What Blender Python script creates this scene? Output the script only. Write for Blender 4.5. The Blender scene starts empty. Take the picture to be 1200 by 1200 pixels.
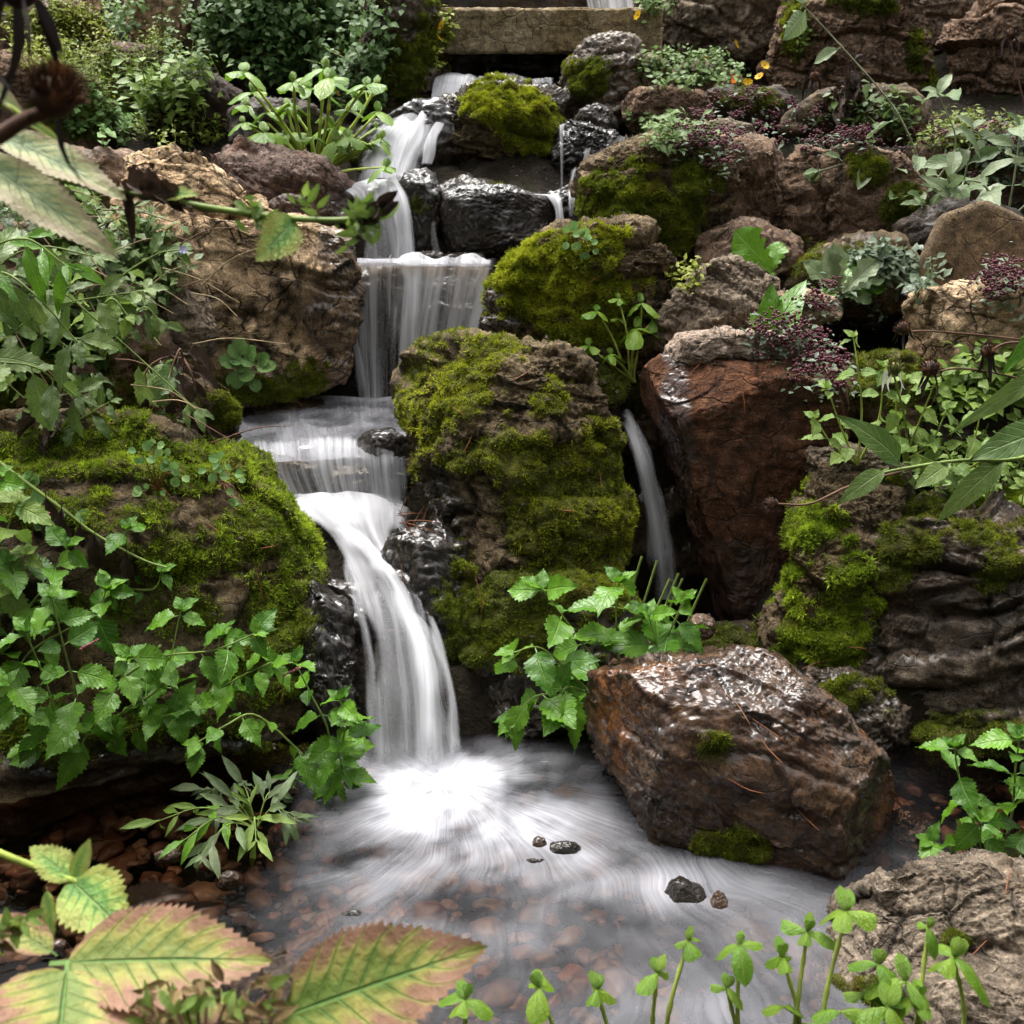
import bpy, bmesh, math, random
import numpy as np
from mathutils import Vector, Matrix

R = math.radians
random.seed(11)
RNG = np.random.default_rng(11)
scene = bpy.context.scene
COL = scene.collection

# ---------------------------------------------------------------- camera
FPX = 1448.0                      # focal length in pixels of the 1200 px photograph
PITCH = R(20.4)
CAM = np.array([0.0, 0.0, 1.30])
cam_data = bpy.data.cameras.new('camera')
cam_data.sensor_width = 36.0
cam_data.lens = FPX / 1200.0 * 36.0
cam_data.clip_start = 0.02
cam_data.clip_end = 3000
cam_data.dof.use_dof = True
cam_data.dof.focus_distance = 2.5
cam_data.dof.aperture_fstop = 16.0
cam = bpy.data.objects.new('camera', cam_data)
COL.objects.link(cam)
cam.location = CAM
cam.rotation_euler = (R(90) - PITCH, 0, 0)
scene.camera = cam

# ---------------------------------------------------------------- sky, sun, exposure
SUN_EL, SUN_AZ = R(68), R(-24)     # high, a little behind and left of the falls
world = bpy.data.worlds.new('World')
scene.world = world
world.use_nodes = True
wn = world.node_tree
wn.nodes.clear()
wo = wn.nodes.new('ShaderNodeOutputWorld')
bg = wn.nodes.new('ShaderNodeBackground')
sky = wn.nodes.new('ShaderNodeTexSky')
sky.sky_type = 'NISHITA'
sky.sun_disc = False
sky.sun_elevation = SUN_EL
sky.sun_rotation = SUN_AZ
sky.dust_density = 4.0
sky.air_density = 1.0
hsv = wn.nodes.new('ShaderNodeHueSaturation')
hsv.inputs['Saturation'].default_value = 0.12
wn.links.new(sky.outputs[0], hsv.inputs['Color'])
wn.links.new(hsv.outputs[0], bg.inputs[0])
wn.links.new(bg.outputs[0], wo.inputs[0])
bg.inputs[1].default_value = 0.13
sun_data = bpy.data.lights.new('sun', 'SUN')
sun_data.energy = 1.35
sun_data.angle = R(40)
sun_data.color = (1.0, 0.965, 0.90)
sun = bpy.data.objects.new('sun', sun_data)
COL.objects.link(sun)
sun.location = (0, 0, 8)
sd = Vector((math.sin(SUN_AZ) * math.cos(SUN_EL), math.cos(SUN_AZ) * math.cos(SUN_EL), math.sin(SUN_EL)))
sun.rotation_euler = sd.to_track_quat('Z', 'Y').to_euler()
scene.view_settings.view_transform = 'Standard'
scene.view_settings.look = 'None'
scene.view_settings.gamma = 1.0
scene.view_settings.use_curve_mapping = False
scene.view_settings.exposure = 1.85
cy = scene.cycles
cy.use_denoising = True
cy.use_adaptive_sampling = True
cy.adaptive_threshold = 0.03
cy.max_bounces = 4
cy.diffuse_bounces = 2
cy.glossy_bounces = 2
cy.transmission_bounces = 2
cy.transparent_max_bounces = 24
cy.sample_clamp_indirect = 4.0

# ---------------------------------------------------------------- helpers
FW = np.array([0, math.cos(PITCH), -math.sin(PITCH)])
UP = np.array([0, math.sin(PITCH), math.cos(PITCH)])
RT = np.array([1.0, 0, 0])


def ray(px, py):
    return FW + RT * (px - 600) / FPX - UP * (py - 600) / FPX


def P(px, py, Y):
    """World point seen at photograph pixel (px, py), standing Y metres in front of the camera."""
    d = ray(px, py)
    return CAM + d * (Y / d[1])


def Pz(px, py, z):
    d = ray(px, py)
    return CAM + d * ((z - CAM[2]) / d[2])


def proj(p):
    q = p - CAM
    zc = q @ FW
    return 600 + FPX * (q @ RT) / zc, 600 - FPX * (q @ UP) / zc


def norm(v):
    v = np.asarray(v, float)
    return v / (np.linalg.norm(v, axis=-1, keepdims=True) + 1e-12)


def smooth(a, b, x):
    t = np.clip((x - a) / (b - a + 1e-12), 0, 1)
    return t * t * (3 - 2 * t)


_G = np.array([(1, 1, 0), (-1, 1, 0), (1, -1, 0), (-1, -1, 0), (1, 0, 1), (-1, 0, 1), (1, 0, -1), (-1, 0, -1),
               (0, 1, 1), (0, -1, 1), (0, 1, -1), (0, -1, -1), (1, 1, 0), (-1, 1, 0), (0, -1, 1), (0, -1, -1)], np.float32)


def _hash(ix, iy, iz, s):
    h = ix * np.uint32(374761393) + iy * np.uint32(668265263) + iz * np.uint32(2246822519) + np.uint32((s * 3266489917) & 0xffffffff)
    h = (h ^ (h >> np.uint32(13))) * np.uint32(1274126177)
    return h ^ (h >> np.uint32(16))


def perlin(p, seed=0):
    p = np.asarray(p, np.float32)
    i = np.floor(p)
    f = p - i
    i = i.astype(np.int64).astype(np.uint32)
    u = f * f * f * (f * (f * 6 - 15) + 10)
    out = 0
    for dx in (0, 1):
        wx = u[:, 0] if dx else 1 - u[:, 0]
        for dy in (0, 1):
            wy = u[:, 1] if dy else 1 - u[:, 1]
            for dz in (0, 1):
                wz = u[:, 2] if dz else 1 - u[:, 2]
                g = _G[_hash(i[:, 0] + np.uint32(dx), i[:, 1] + np.uint32(dy), i[:, 2] + np.uint32(dz), seed) & np.uint32(15)]
                d = g[:, 0] * (f[:, 0] - dx) + g[:, 1] * (f[:, 1] - dy) + g[:, 2] * (f[:, 2] - dz)
                out = out + wx * wy * wz * d
    return out.astype(float)


def fbm(p, octv=4, seed=0, gain=0.5):
    a, s, q = 1.0, 0.0, np.asarray(p, float)
    for k in range(octv):
        s = s + a * perlin(q, seed + k * 17)
        a *= gain
        q = q * 2.03 + 3.7
    return s


def ridged(p, octv=4, seed=0, gain=0.5):
    a, s, q = 1.0, 0.0, np.asarray(p, float)
    for k in range(octv):
        s = s + a * (0.5 - 2 * np.abs(perlin(q, seed + k * 17)))
        a *= gain
        q = q * 2.03 + 3.7
    return s


def worley(p, seed=0):
    p = np.asarray(p, float)
    i = np.floor(p)
    f = p - i
    iu = i.astype(np.int64)
    F1 = np.full(len(p), 9.0)
    F2 = np.full(len(p), 9.0)
    ID = np.zeros(len(p), np.uint32)
    OF = np.zeros_like(p)
    for dx in (-1, 0, 1):
        for dy in (-1, 0, 1):
            for dz in (-1, 0, 1):
                c = (iu + np.array([dx, dy, dz])).astype(np.uint32)
                h = _hash(c[:, 0], c[:, 1], c[:, 2], seed)
                o = np.stack([(h & np.uint32(1023)) / 1023.0, ((h >> np.uint32(10)) & np.uint32(1023)) / 1023.0,
                              ((h >> np.uint32(20)) & np.uint32(1023)) / 1023.0], 1)
                vec = f - o - np.array([dx, dy, dz])
                d = np.linalg.norm(vec, axis=1)
                n1 = d < F1
                F2 = np.where(n1, F1, np.minimum(F2, d))
                ID = np.where(n1, h, ID)
                OF = np.where(n1[:, None], vec, OF)
                F1 = np.where(n1, d, F1)
    worley.off = OF
    return F1, F2, ID


def chips(p, seed=0):
    """Small tilted planes, one for each cell: the broken faces of stone."""
    F1, F2, ID = worley(p, seed)
    g = np.stack([(ID & np.uint32(255)) / 127.5 - 1, ((ID >> np.uint32(8)) & np.uint32(255)) / 127.5 - 1, ((ID >> np.uint32(16)) & np.uint32(255)) / 127.5 - 1], 1)
    return (g * worley.off).sum(1) * 0.8 + 0.4 * (((ID >> np.uint32(24)) & np.uint32(63)) / 63.0 - 0.5)


def mesh_np(name, v, faces, mats=None, smooth_shade=True, attrs=None, uv=None):
    me = bpy.data.meshes.new(name)
    v = np.asarray(v, np.float32)
    faces = np.asarray(faces, np.int32)
    nf, k = faces.shape
    me.vertices.add(len(v))
    me.vertices.foreach_set('co', v.ravel())
    me.loops.add(nf * k)
    me.loops.foreach_set('vertex_index', faces.ravel())
    me.polygons.add(nf)
    me.polygons.foreach_set('loop_start', np.arange(0, nf * k, k, dtype=np.int32))
    if smooth_shade:
        me.polygons.foreach_set('use_smooth', np.ones(nf, bool))
    for nm, a in (attrs or {}).items():
        at = me.attributes.new(nm, 'FLOAT', 'POINT')
        at.data.foreach_set('value', np.asarray(a, np.float32))
    if uv is not None:
        l = me.uv_layers.new(name='UVMap')
        l.data.foreach_set('uv', np.asarray(uv, np.float32)[faces.ravel()].ravel())
    me.update(calc_edges=True)
    for m in (mats or []):
        me.materials.append(m)
    return me


def add(name, me, parent=None, loc=(0, 0, 0), label=None, cat=None, group=None, kind=None):
    o = bpy.data.objects.new(name, me)
    COL.objects.link(o)
    o.location = tuple(float(x) for x in loc)
    if parent is not None:
        o.parent = parent
    if label: o['label'] = label
    if cat: o['category'] = cat
    if group: o['group'] = group
    if kind: o['kind'] = kind
    return o


def vnormals(v, f):
    fn = np.cross(v[f[:, 1]] - v[f[:, 0]], v[f[:, 2]] - v[f[:, 0]])
    n = np.zeros_like(v)
    for k in range(3):
        for a in range(f.shape[1]):
            n[:, k] += np.bincount(f[:, a], fn[:, k], len(v))
    return norm(n)


def blocks(q, axes, sizes, seed):
    """Jointed stone: boxes cut by three joint sets, each pushed in or out and tilted a little."""
    cell, fr = [], []
    wp = [0.16 * perlin(q * (0.8 / sizes[0]), seed + 5), 0.16 * perlin(q * (0.8 / sizes[0]), seed + 6), 0.16 * perlin(q * (0.8 / sizes[0]), seed + 7)]
    for k in range(3):
        w = (q @ axes[k]) / sizes[k] + wp[k]
        if k:
            w = w + (_hash(*(cell + [np.zeros_like(cell[0])] * (3 - len(cell))), seed + k) & np.uint32(255)) / 255.0
        c = np.floor(w)
        fr.append(w - c - .5)
        cell.append(c.astype(np.int64).astype(np.uint32))
    h = _hash(cell[0], cell[1], cell[2], seed + 9)
    a = (h & np.uint32(255)) / 255.0 - .5
    t = sum((((h >> np.uint32(8 * (k + 1))) & np.uint32(255)) / 255.0 - .5) * fr[k] for k in range(3))
    gap = np.minimum(np.minimum(.5 - np.abs(fr[0]), .5 - np.abs(fr[1])), .5 - np.abs(fr[2]))
    return a + 1.1 * t, gap


_ico = {}


def ico(sub):
    if sub not in _ico:
        bm = bmesh.new()
        bmesh.ops.create_icosphere(bm, subdivisions=sub, radius=1)
        v = np.array([x.co[:] for x in bm.verts])
        f = np.array([[q.index for q in x.verts] for x in bm.faces], np.int32)
        bm.free()
        _ico[sub] = (v, f)
    return _ico[sub]


def tube(pts, radii, sides=6, cap=True):
    pts = np.asarray(pts, float)
    n = len(pts)
    radii = np.broadcast_to(np.asarray(radii, float), (n,))
    t = norm(np.gradient(pts, axis=0))
    ref = np.array([0.31, 0.17, 0.93]) if abs(t[0] @ np.array([0.31, 0.17, 0.93])) < .9 else np.array([1.0, .1, 0])
    V = []
    a = norm(np.cross(t[0], ref))
    for i in range(n):
        a = norm(a - t[i] * (a @ t[i]))
        b = np.cross(t[i], a)
        for k in range(sides):
            q = 2 * math.pi * k / sides
            V.append(pts[i] + radii[i] * (a * math.cos(q) + b * math.sin(q)))
    F = []
    for i in range(n - 1):
        for k in range(sides):
            k2 = (k + 1) % sides
            F.append((i * sides + k, i * sides + k2, (i + 1) * sides + k2, (i + 1) * sides + k))
    return np.array(V), np.array(F, np.int32)


def spline(pts, n=16):
    pts = [np.asarray(p, float) for p in pts]
    if len(pts) == 2:
        return np.array([pts[0] + (pts[1] - pts[0]) * t for t in np.linspace(0, 1, n)])
    q = [2 * pts[0] - pts[1]] + pts + [2 * pts[-1] - pts[-2]]
    out = []
    m = len(pts) - 1
    for t in np.linspace(0, m, n):
        k = min(int(t), m - 1)
        u = t - k
        a, b, c, d = q[k], q[k + 1], q[k + 2], q[k + 3]
        out.append(0.5 * (2 * b + (c - a) * u + (2 * a - 5 * b + 4 * c - d) * u * u + (3 * b - 3 * c + d - a) * u ** 3))
    return np.array(out)


# ---------------------------------------------------------------- material helper
class NT:
    def __init__(self, name):
        self.m = bpy.data.materials.new(name)
        self.m.use_nodes = True
        self.t = self.m.node_tree
        self.t.nodes.clear()
        self.out = self.t.nodes.new('ShaderNodeOutputMaterial')

    def n(self, kind, ins=None, **props):
        nd = self.t.nodes.new('ShaderNode' + kind)
        for k, v in props.items():
            setattr(nd, k, v)
        for k, v in (ins or {}).items():
            s = nd.inputs[k]
            if hasattr(v, 'is_output'):
                self.t.links.new(v, s)
            else:
                s.default_value = v
        return nd

    def math(self, op, a, b=None, clamp=False):
        nd = self.t.nodes.new('ShaderNodeMath')
        nd.operation = op
        nd.use_clamp = clamp
        for i, v in enumerate((a, b)):
            if v is None: continue
            if hasattr(v, 'is_output'): self.t.links.new(v, nd.inputs[i])
            else: nd.inputs[i].default_value = v
        return nd.outputs[0]

    def mix(self, fac, a, b, mode='MIX'):
        nd = self.t.nodes.new('ShaderNodeMix')
        nd.data_type = 'RGBA'
        nd.blend_type = mode
        for idx, v in ((0, fac), (6, a), (7, b)):
            if hasattr(v, 'is_output'): self.t.links.new(v, nd.inputs[idx])
            elif idx == 0: nd.inputs[0].default_value = v
            else: nd.inputs[idx].default_value = (*v[:3], 1)
        return nd.outputs[2]

    def ramp(self, fac, stops, interp='LINEAR'):
        nd = self.t.nodes.new('ShaderNodeValToRGB')
        nd.color_ramp.interpolation = interp
        e = nd.color_ramp.elements
        while len(e) < len(stops): e.new(0.5)
        for k, (pos, c) in enumerate(stops):
            e[k].position = pos
            e[k].color = (*c[:3], 1) if hasattr(c, '__len__') else (c, c, c, 1)
        self.t.links.new(fac, nd.inputs[0])
        return nd.outputs[0]

    def maprange(self, v, a, b, c=0.0, d=1.0, kind='SMOOTHSTEP'):
        nd = self.t.nodes.new('ShaderNodeMapRange')
        nd.interpolation_type = kind
        self.t.links.new(v, nd.inputs[0])
        for i, x in enumerate((a, b, c, d)):
            nd.inputs[i + 1].default_value = x
        return nd.outputs[0]

    def noise(self, vec, scale, detail=4, rough=0.55, dist=0.0):
        return self.n('TexNoise', {'Vector': vec, 'Scale': scale, 'Detail': detail, 'Roughness': rough, 'Distortion': dist}).outputs[0]

    def surf(self, sh):
        self.t.links.new(sh, self.out.inputs[0])
        return self.m


def rock_mat(name, dark, mid, light, stain=(0.12, 0.06, 0.02), stain_amt=0.25, lichen=(0.32, 0.32, 0.28), lichen_amt=0.15,
             rough=0.8, bump=0.6, band=(0.3, 0.2, 1.0), band_scale=14, band_amt=0.35, crack=0.5):
    dark, mid, light, stain, lichen = [[c * k for c, k in zip(x, (1.08, .97, .82))] for x in (dark, mid, light, stain, lichen)]
    t = NT(name)
    co = t.n('TexCoord').outputs['Object']
    big = t.noise(co, 5.0, 6, 0.62)
    fine = t.noise(co, 38, 8, 0.68)
    speck = t.noise(co, 210, 5, 0.75)
    base = t.ramp(big, [(0.30, dark), (0.5, mid), (0.68, light)])
    mp = t.n('Mapping', {'Vector': co, 'Rotation': band, 'Scale': (1.0, 1.0, 6.0)}).outputs[0]
    bands = t.noise(mp, band_scale * 0.35, 7, 0.65, 0.6)
    base = t.mix(band_amt, base, t.ramp(bands, [(0.33, [c * 0.35 for c in dark]), (0.5, mid), (0.66, [min(1, c * 1.15) for c in light])]))
    st = t.maprange(t.noise(co, 3.3, 5, 0.6, 0.4), 0.50, 0.68, 0, stain_amt)
    base = t.mix(st, base, stain)
    li = t.maprange(t.noise(co, 13, 6, 0.7), 0.58, 0.70, 0, lichen_amt)
    base = t.mix(li, base, lichen)
    f2 = t.ramp(fine, [(0.30, 0.18), (0.44, 0.7), (0.56, 1.1), (0.70, 1.9)])
    base = t.mix(0.9, base, f2, 'MULTIPLY')
    s2 = t.ramp(speck, [(0.32, 0.3), (0.5, 1.0), (0.68, 2.0)])
    base = t.mix(0.75, base, s2, 'MULTIPLY')
    wc = t.n('VectorMath', {0: co, 1: t.n('VectorMath', {0: t.n('TexNoise', {'Vector': co, 'Scale': 7.0, 'Detail': 4.0}).outputs['Color'], 1: (0.10, 0.10, 0.10)}, operation='MULTIPLY').outputs[0]}, operation='ADD').outputs[0]
    mc = t.n('Mapping', {'Vector': wc, 'Rotation': band, 'Scale': (1.0, 0.8, 1.5)}).outputs[0]
    v1 = t.n('TexVoronoi', {'Vector': mc, 'Scale': 9.0}, feature='DISTANCE_TO_EDGE').outputs[0]
    v2 = t.n('TexVoronoi', {'Vector': mc, 'Scale': 27.0}, feature='DISTANCE_TO_EDGE').outputs[0]
    k1 = t.math('MULTIPLY', t.maprange(v1, 0.028, 0.004), t.maprange(t.noise(co, 6, 3, 0.6), 0.42, 0.56))
    k2 = t.math('MULTIPLY', t.maprange(v2, 0.05, 0.008), t.maprange(t.noise(co, 11, 3, 0.6), 0.48, 0.60))
    ck = t.math('MAXIMUM', k1, t.math('MULTIPLY', k2, 0.7))
    base = t.mix(t.math('MULTIPLY', ck, crack), base, (0.014, 0.010, 0.007))
    dirt = t.n('Attribute', attribute_name='dirt').outputs['Fac']
    base = t.mix(t.math('MULTIPLY', dirt, 0.92, True), base, (0.018, 0.013, 0.009))
    wet = t.n('Attribute', attribute_name='wet').outputs['Fac']
    wn_ = t.math('MULTIPLY', wet, t.ramp(t.noise(co, 9, 4, 0.6), [(0.3, 0.75), (0.6, 1.0)]), True)
    base = t.mix(t.math('MULTIPLY', wn_, 0.86), base, t.mix(1.0, base, (0.24, 0.20, 0.17), 'MULTIPLY'))
    moss = t.n('Attribute', attribute_name='moss').outputs['Fac']
    mcol = t.ramp(t.noise(co, 60, 5, 0.7), [(0.3, (0.022, 0.022, 0.005)), (0.52, (0.07, 0.075, 0.008)), (0.7, (0.14, 0.13, 0.016))])
    base = t.mix(t.math('MULTIPLY', moss, 0.95, True), base, mcol)
    rg = t.n('MapRange', {0: wn_, 3: rough, 4: 0.09}).outputs[0]
    rg = t.math('ADD', rg, t.math('MULTIPLY', t.math('SUBTRACT', fine, 0.5), 0.15), True)
    h1 = t.math('ADD', t.math('MULTIPLY', fine, 0.7), t.math('MULTIPLY', speck, 0.4))
    h1 = t.math('ADD', h1, t.math('MULTIPLY', bands, 0.5))
    h1 = t.math('SUBTRACT', h1, t.math('MULTIPLY', ck, crack * 0.9))
    bp = t.n('Bump', {'Strength': min(1.0, bump * 1.5), 'Distance': 0.016, 'Height': h1}).outputs[0]
    film = t.noise(co, 20, 4, 0.55, 0.5)
    cb = t.n('Bump', {'Strength': 0.35, 'Distance': 0.010, 'Height': film}).outputs[0]
    cw = t.math('MULTIPLY', wn_, t.maprange(t.noise(co, 16, 4, 0.6), 0.36, 0.52, 0.25, 1.0))
    b = t.n('BsdfPrincipled', {'Base Color': base, 'Roughness': rough, 'Normal': bp, 'Specular IOR Level': 0.2, 'Coat Weight': cw,
                               'Coat Roughness': 0.10, 'Coat IOR': 1.5, 'Coat Normal': cb})
    return t.surf(b.outputs[0])


MAT = {
    'tan': rock_mat('tan_limestone', (0.26, 0.19, 0.125), (0.48, 0.37, 0.255), (0.62, 0.50, 0.37), (0.34, 0.18, 0.07), 0.35, band_amt=0.2, lichen_amt=0.1, crack=0.9),
    'grey': rock_mat('grey_schist', (0.06, 0.05, 0.042), (0.20, 0.17, 0.14), (0.40, 0.355, 0.30), (0.16, 0.09, 0.035), 0.5, lichen_amt=0.3),
    'red': rock_mat('rust_brown_stone', (0.04, 0.019, 0.012), (0.105, 0.05, 0.03), (0.18, 0.098, 0.064), (0.17, 0.065, 0.022), 0.5, lichen=(0.2, 0.17, 0.15), lichen_amt=0.06, band_amt=0.3),
    'redtop': rock_mat('sheen_painted_top_stone', (0.22, 0.17, 0.15), (0.40, 0.34, 0.31), (0.55, 0.50, 0.47), (0.30, 0.18, 0.12), 0.25),  # pale tone holds the sky sheen of the red boulder's top
    'black': rock_mat('black_wet_stone', (0.016, 0.013, 0.010), (0.05, 0.04, 0.031), (0.11, 0.088, 0.068), (0.10, 0.05, 0.015), 0.6, lichen_amt=0.05, rough=0.5, bump=0.75, crack=0.2),
    'amber': rock_mat('amber_wet_stone', (0.05, 0.026, 0.013), (0.17, 0.092, 0.045), (0.40, 0.28, 0.17), (0.44, 0.17, 0.025), 0.95, lichen_amt=0.2, rough=0.6, bump=0.8, band_amt=0.45, crack=0.3),
    'brown': rock_mat('brown_stone', (0.075, 0.052, 0.038), (0.21, 0.15, 0.115), (0.38, 0.29, 0.23), (0.16, 0.075, 0.04), 0.4, lichen_amt=0.25),
    'purple': rock_mat('mauve_slate', (0.06, 0.045, 0.045), (0.16, 0.12, 0.115), (0.32, 0.26, 0.24), (0.28, 0.11, 0.03), 0.7, lichen_amt=0.15, band_amt=0.4),
    'mossrock': rock_mat('olive_weathered_stone', (0.035, 0.026, 0.015), (0.11, 0.085, 0.05), (0.26, 0.215, 0.15), (0.10, 0.07, 0.015), 0.5, lichen_amt=0.15),
    'slab': rock_mat('ochre_sandstone', (0.11, 0.095, 0.062), (0.24, 0.205, 0.14), (0.36, 0.315, 0.23), (0.20, 0.15, 0.06), 0.4, lichen_amt=0.1, band_amt=0.15),
    'paver': rock_mat('brown_sandstone_paver', (0.09, 0.068, 0.045), (0.125, 0.095, 0.062), (0.16, 0.125, 0.085), (0.09, 0.07, 0.04), 0.2, lichen_amt=0.0, band_amt=0.05, bump=0.35),
    'dark': rock_mat('dark_layered_schist', (0.022, 0.017, 0.012), (0.075, 0.06, 0.046), (0.24, 0.205, 0.17), (0.10, 0.05, 0.018), 0.5, lichen_amt=0.25, band_amt=0.5),
    'warm': rock_mat('warm_grey_stone', (0.065, 0.056, 0.048), (0.19, 0.165, 0.14), (0.36, 0.325, 0.29), (0.17, 0.11, 0.05), 0.5, lichen_amt=0.2),
    'pink': rock_mat('pale_pink_stone', (0.24, 0.16, 0.12), (0.42, 0.31, 0.25), (0.56, 0.46, 0.40), (0.36, 0.2, 0.12), 0.3),
}


def moss_mat(name, a, b, c):
    t = NT(name)
    co = t.n('TexCoord').outputs['Object']
    n1 = t.noise(co, 7, 4, 0.65)
    n3 = t.noise(co, 38, 2, 0.6)
    n2 = t.noise(co, 260, 2, 0.6)
    f = t.math('ADD', t.math('ADD', t.math('MULTIPLY', n1, 0.5), t.math('MULTIPLY', n3, 0.25)), t.math('MULTIPLY', n2, 0.25))
    c0 = t.ramp(f, [(0.36, a), (0.48, b), (0.60, c)])
    br = t.maprange(t.noise(co, 15, 3, 0.6), 0.60, 0.70, 0, 0.7)
    c0 = t.mix(br, c0, (0.13, 0.085, 0.02))
    d = t.n('BsdfPrincipled', {'Base Color': c0, 'Roughness': 0.75, 'Specular IOR Level': 0.2})
    tr = t.n('BsdfTranslucent', {'Color': c0})
    return t.surf(t.n('MixShader', {0: 0.35, 1: d.outputs[0], 2: tr.outputs[0]}).outputs[0])


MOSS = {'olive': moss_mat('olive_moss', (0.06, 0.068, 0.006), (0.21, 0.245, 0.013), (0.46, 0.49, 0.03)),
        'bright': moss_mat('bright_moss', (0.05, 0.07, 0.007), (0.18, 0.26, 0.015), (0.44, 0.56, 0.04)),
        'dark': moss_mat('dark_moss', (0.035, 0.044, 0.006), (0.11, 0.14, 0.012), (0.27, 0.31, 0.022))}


# ---------------------------------------------------------------- rock builder
ROCK_BVH = []          # (vertices, triangles) of every rock, used to rest small things on them


def outline_radii(poly, n=360):
    poly = np.asarray(poly, float)
    c = poly.mean(0) * 0.5 + (poly.min(0) + poly.max(0)) * 0.25
    ths = np.linspace(0, 2 * math.pi, n, endpoint=False)
    out = np.zeros(n)
    a = poly - c
    b = np.roll(poly, -1, 0) - c
    for i, th in enumerate(ths):
        d = np.array([math.cos(th), -math.sin(th)])
        e = b - a
        den = d[0] * e[:, 1] - d[1] * e[:, 0]
        den = np.where(np.abs(den) < 1e-9, 1e-9, den)
        s = (a[:, 0] * e[:, 1] - a[:, 1] * e[:, 0]) / den
        u = (a[:, 0] * d[1] - a[:, 1] * d[0]) / den
        ok = (u >= -1e-6) & (u <= 1 + 1e-6) & (s > 0)
        out[i] = s[ok].max() if ok.any() else 1
    k = np.array([1, 2, 3, 2, 1]) / 9.0
    out = sum(k[j] * np.roll(out, (j - 2) * 2) for j in range(5))
    return c, out


_seed = [100]


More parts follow.
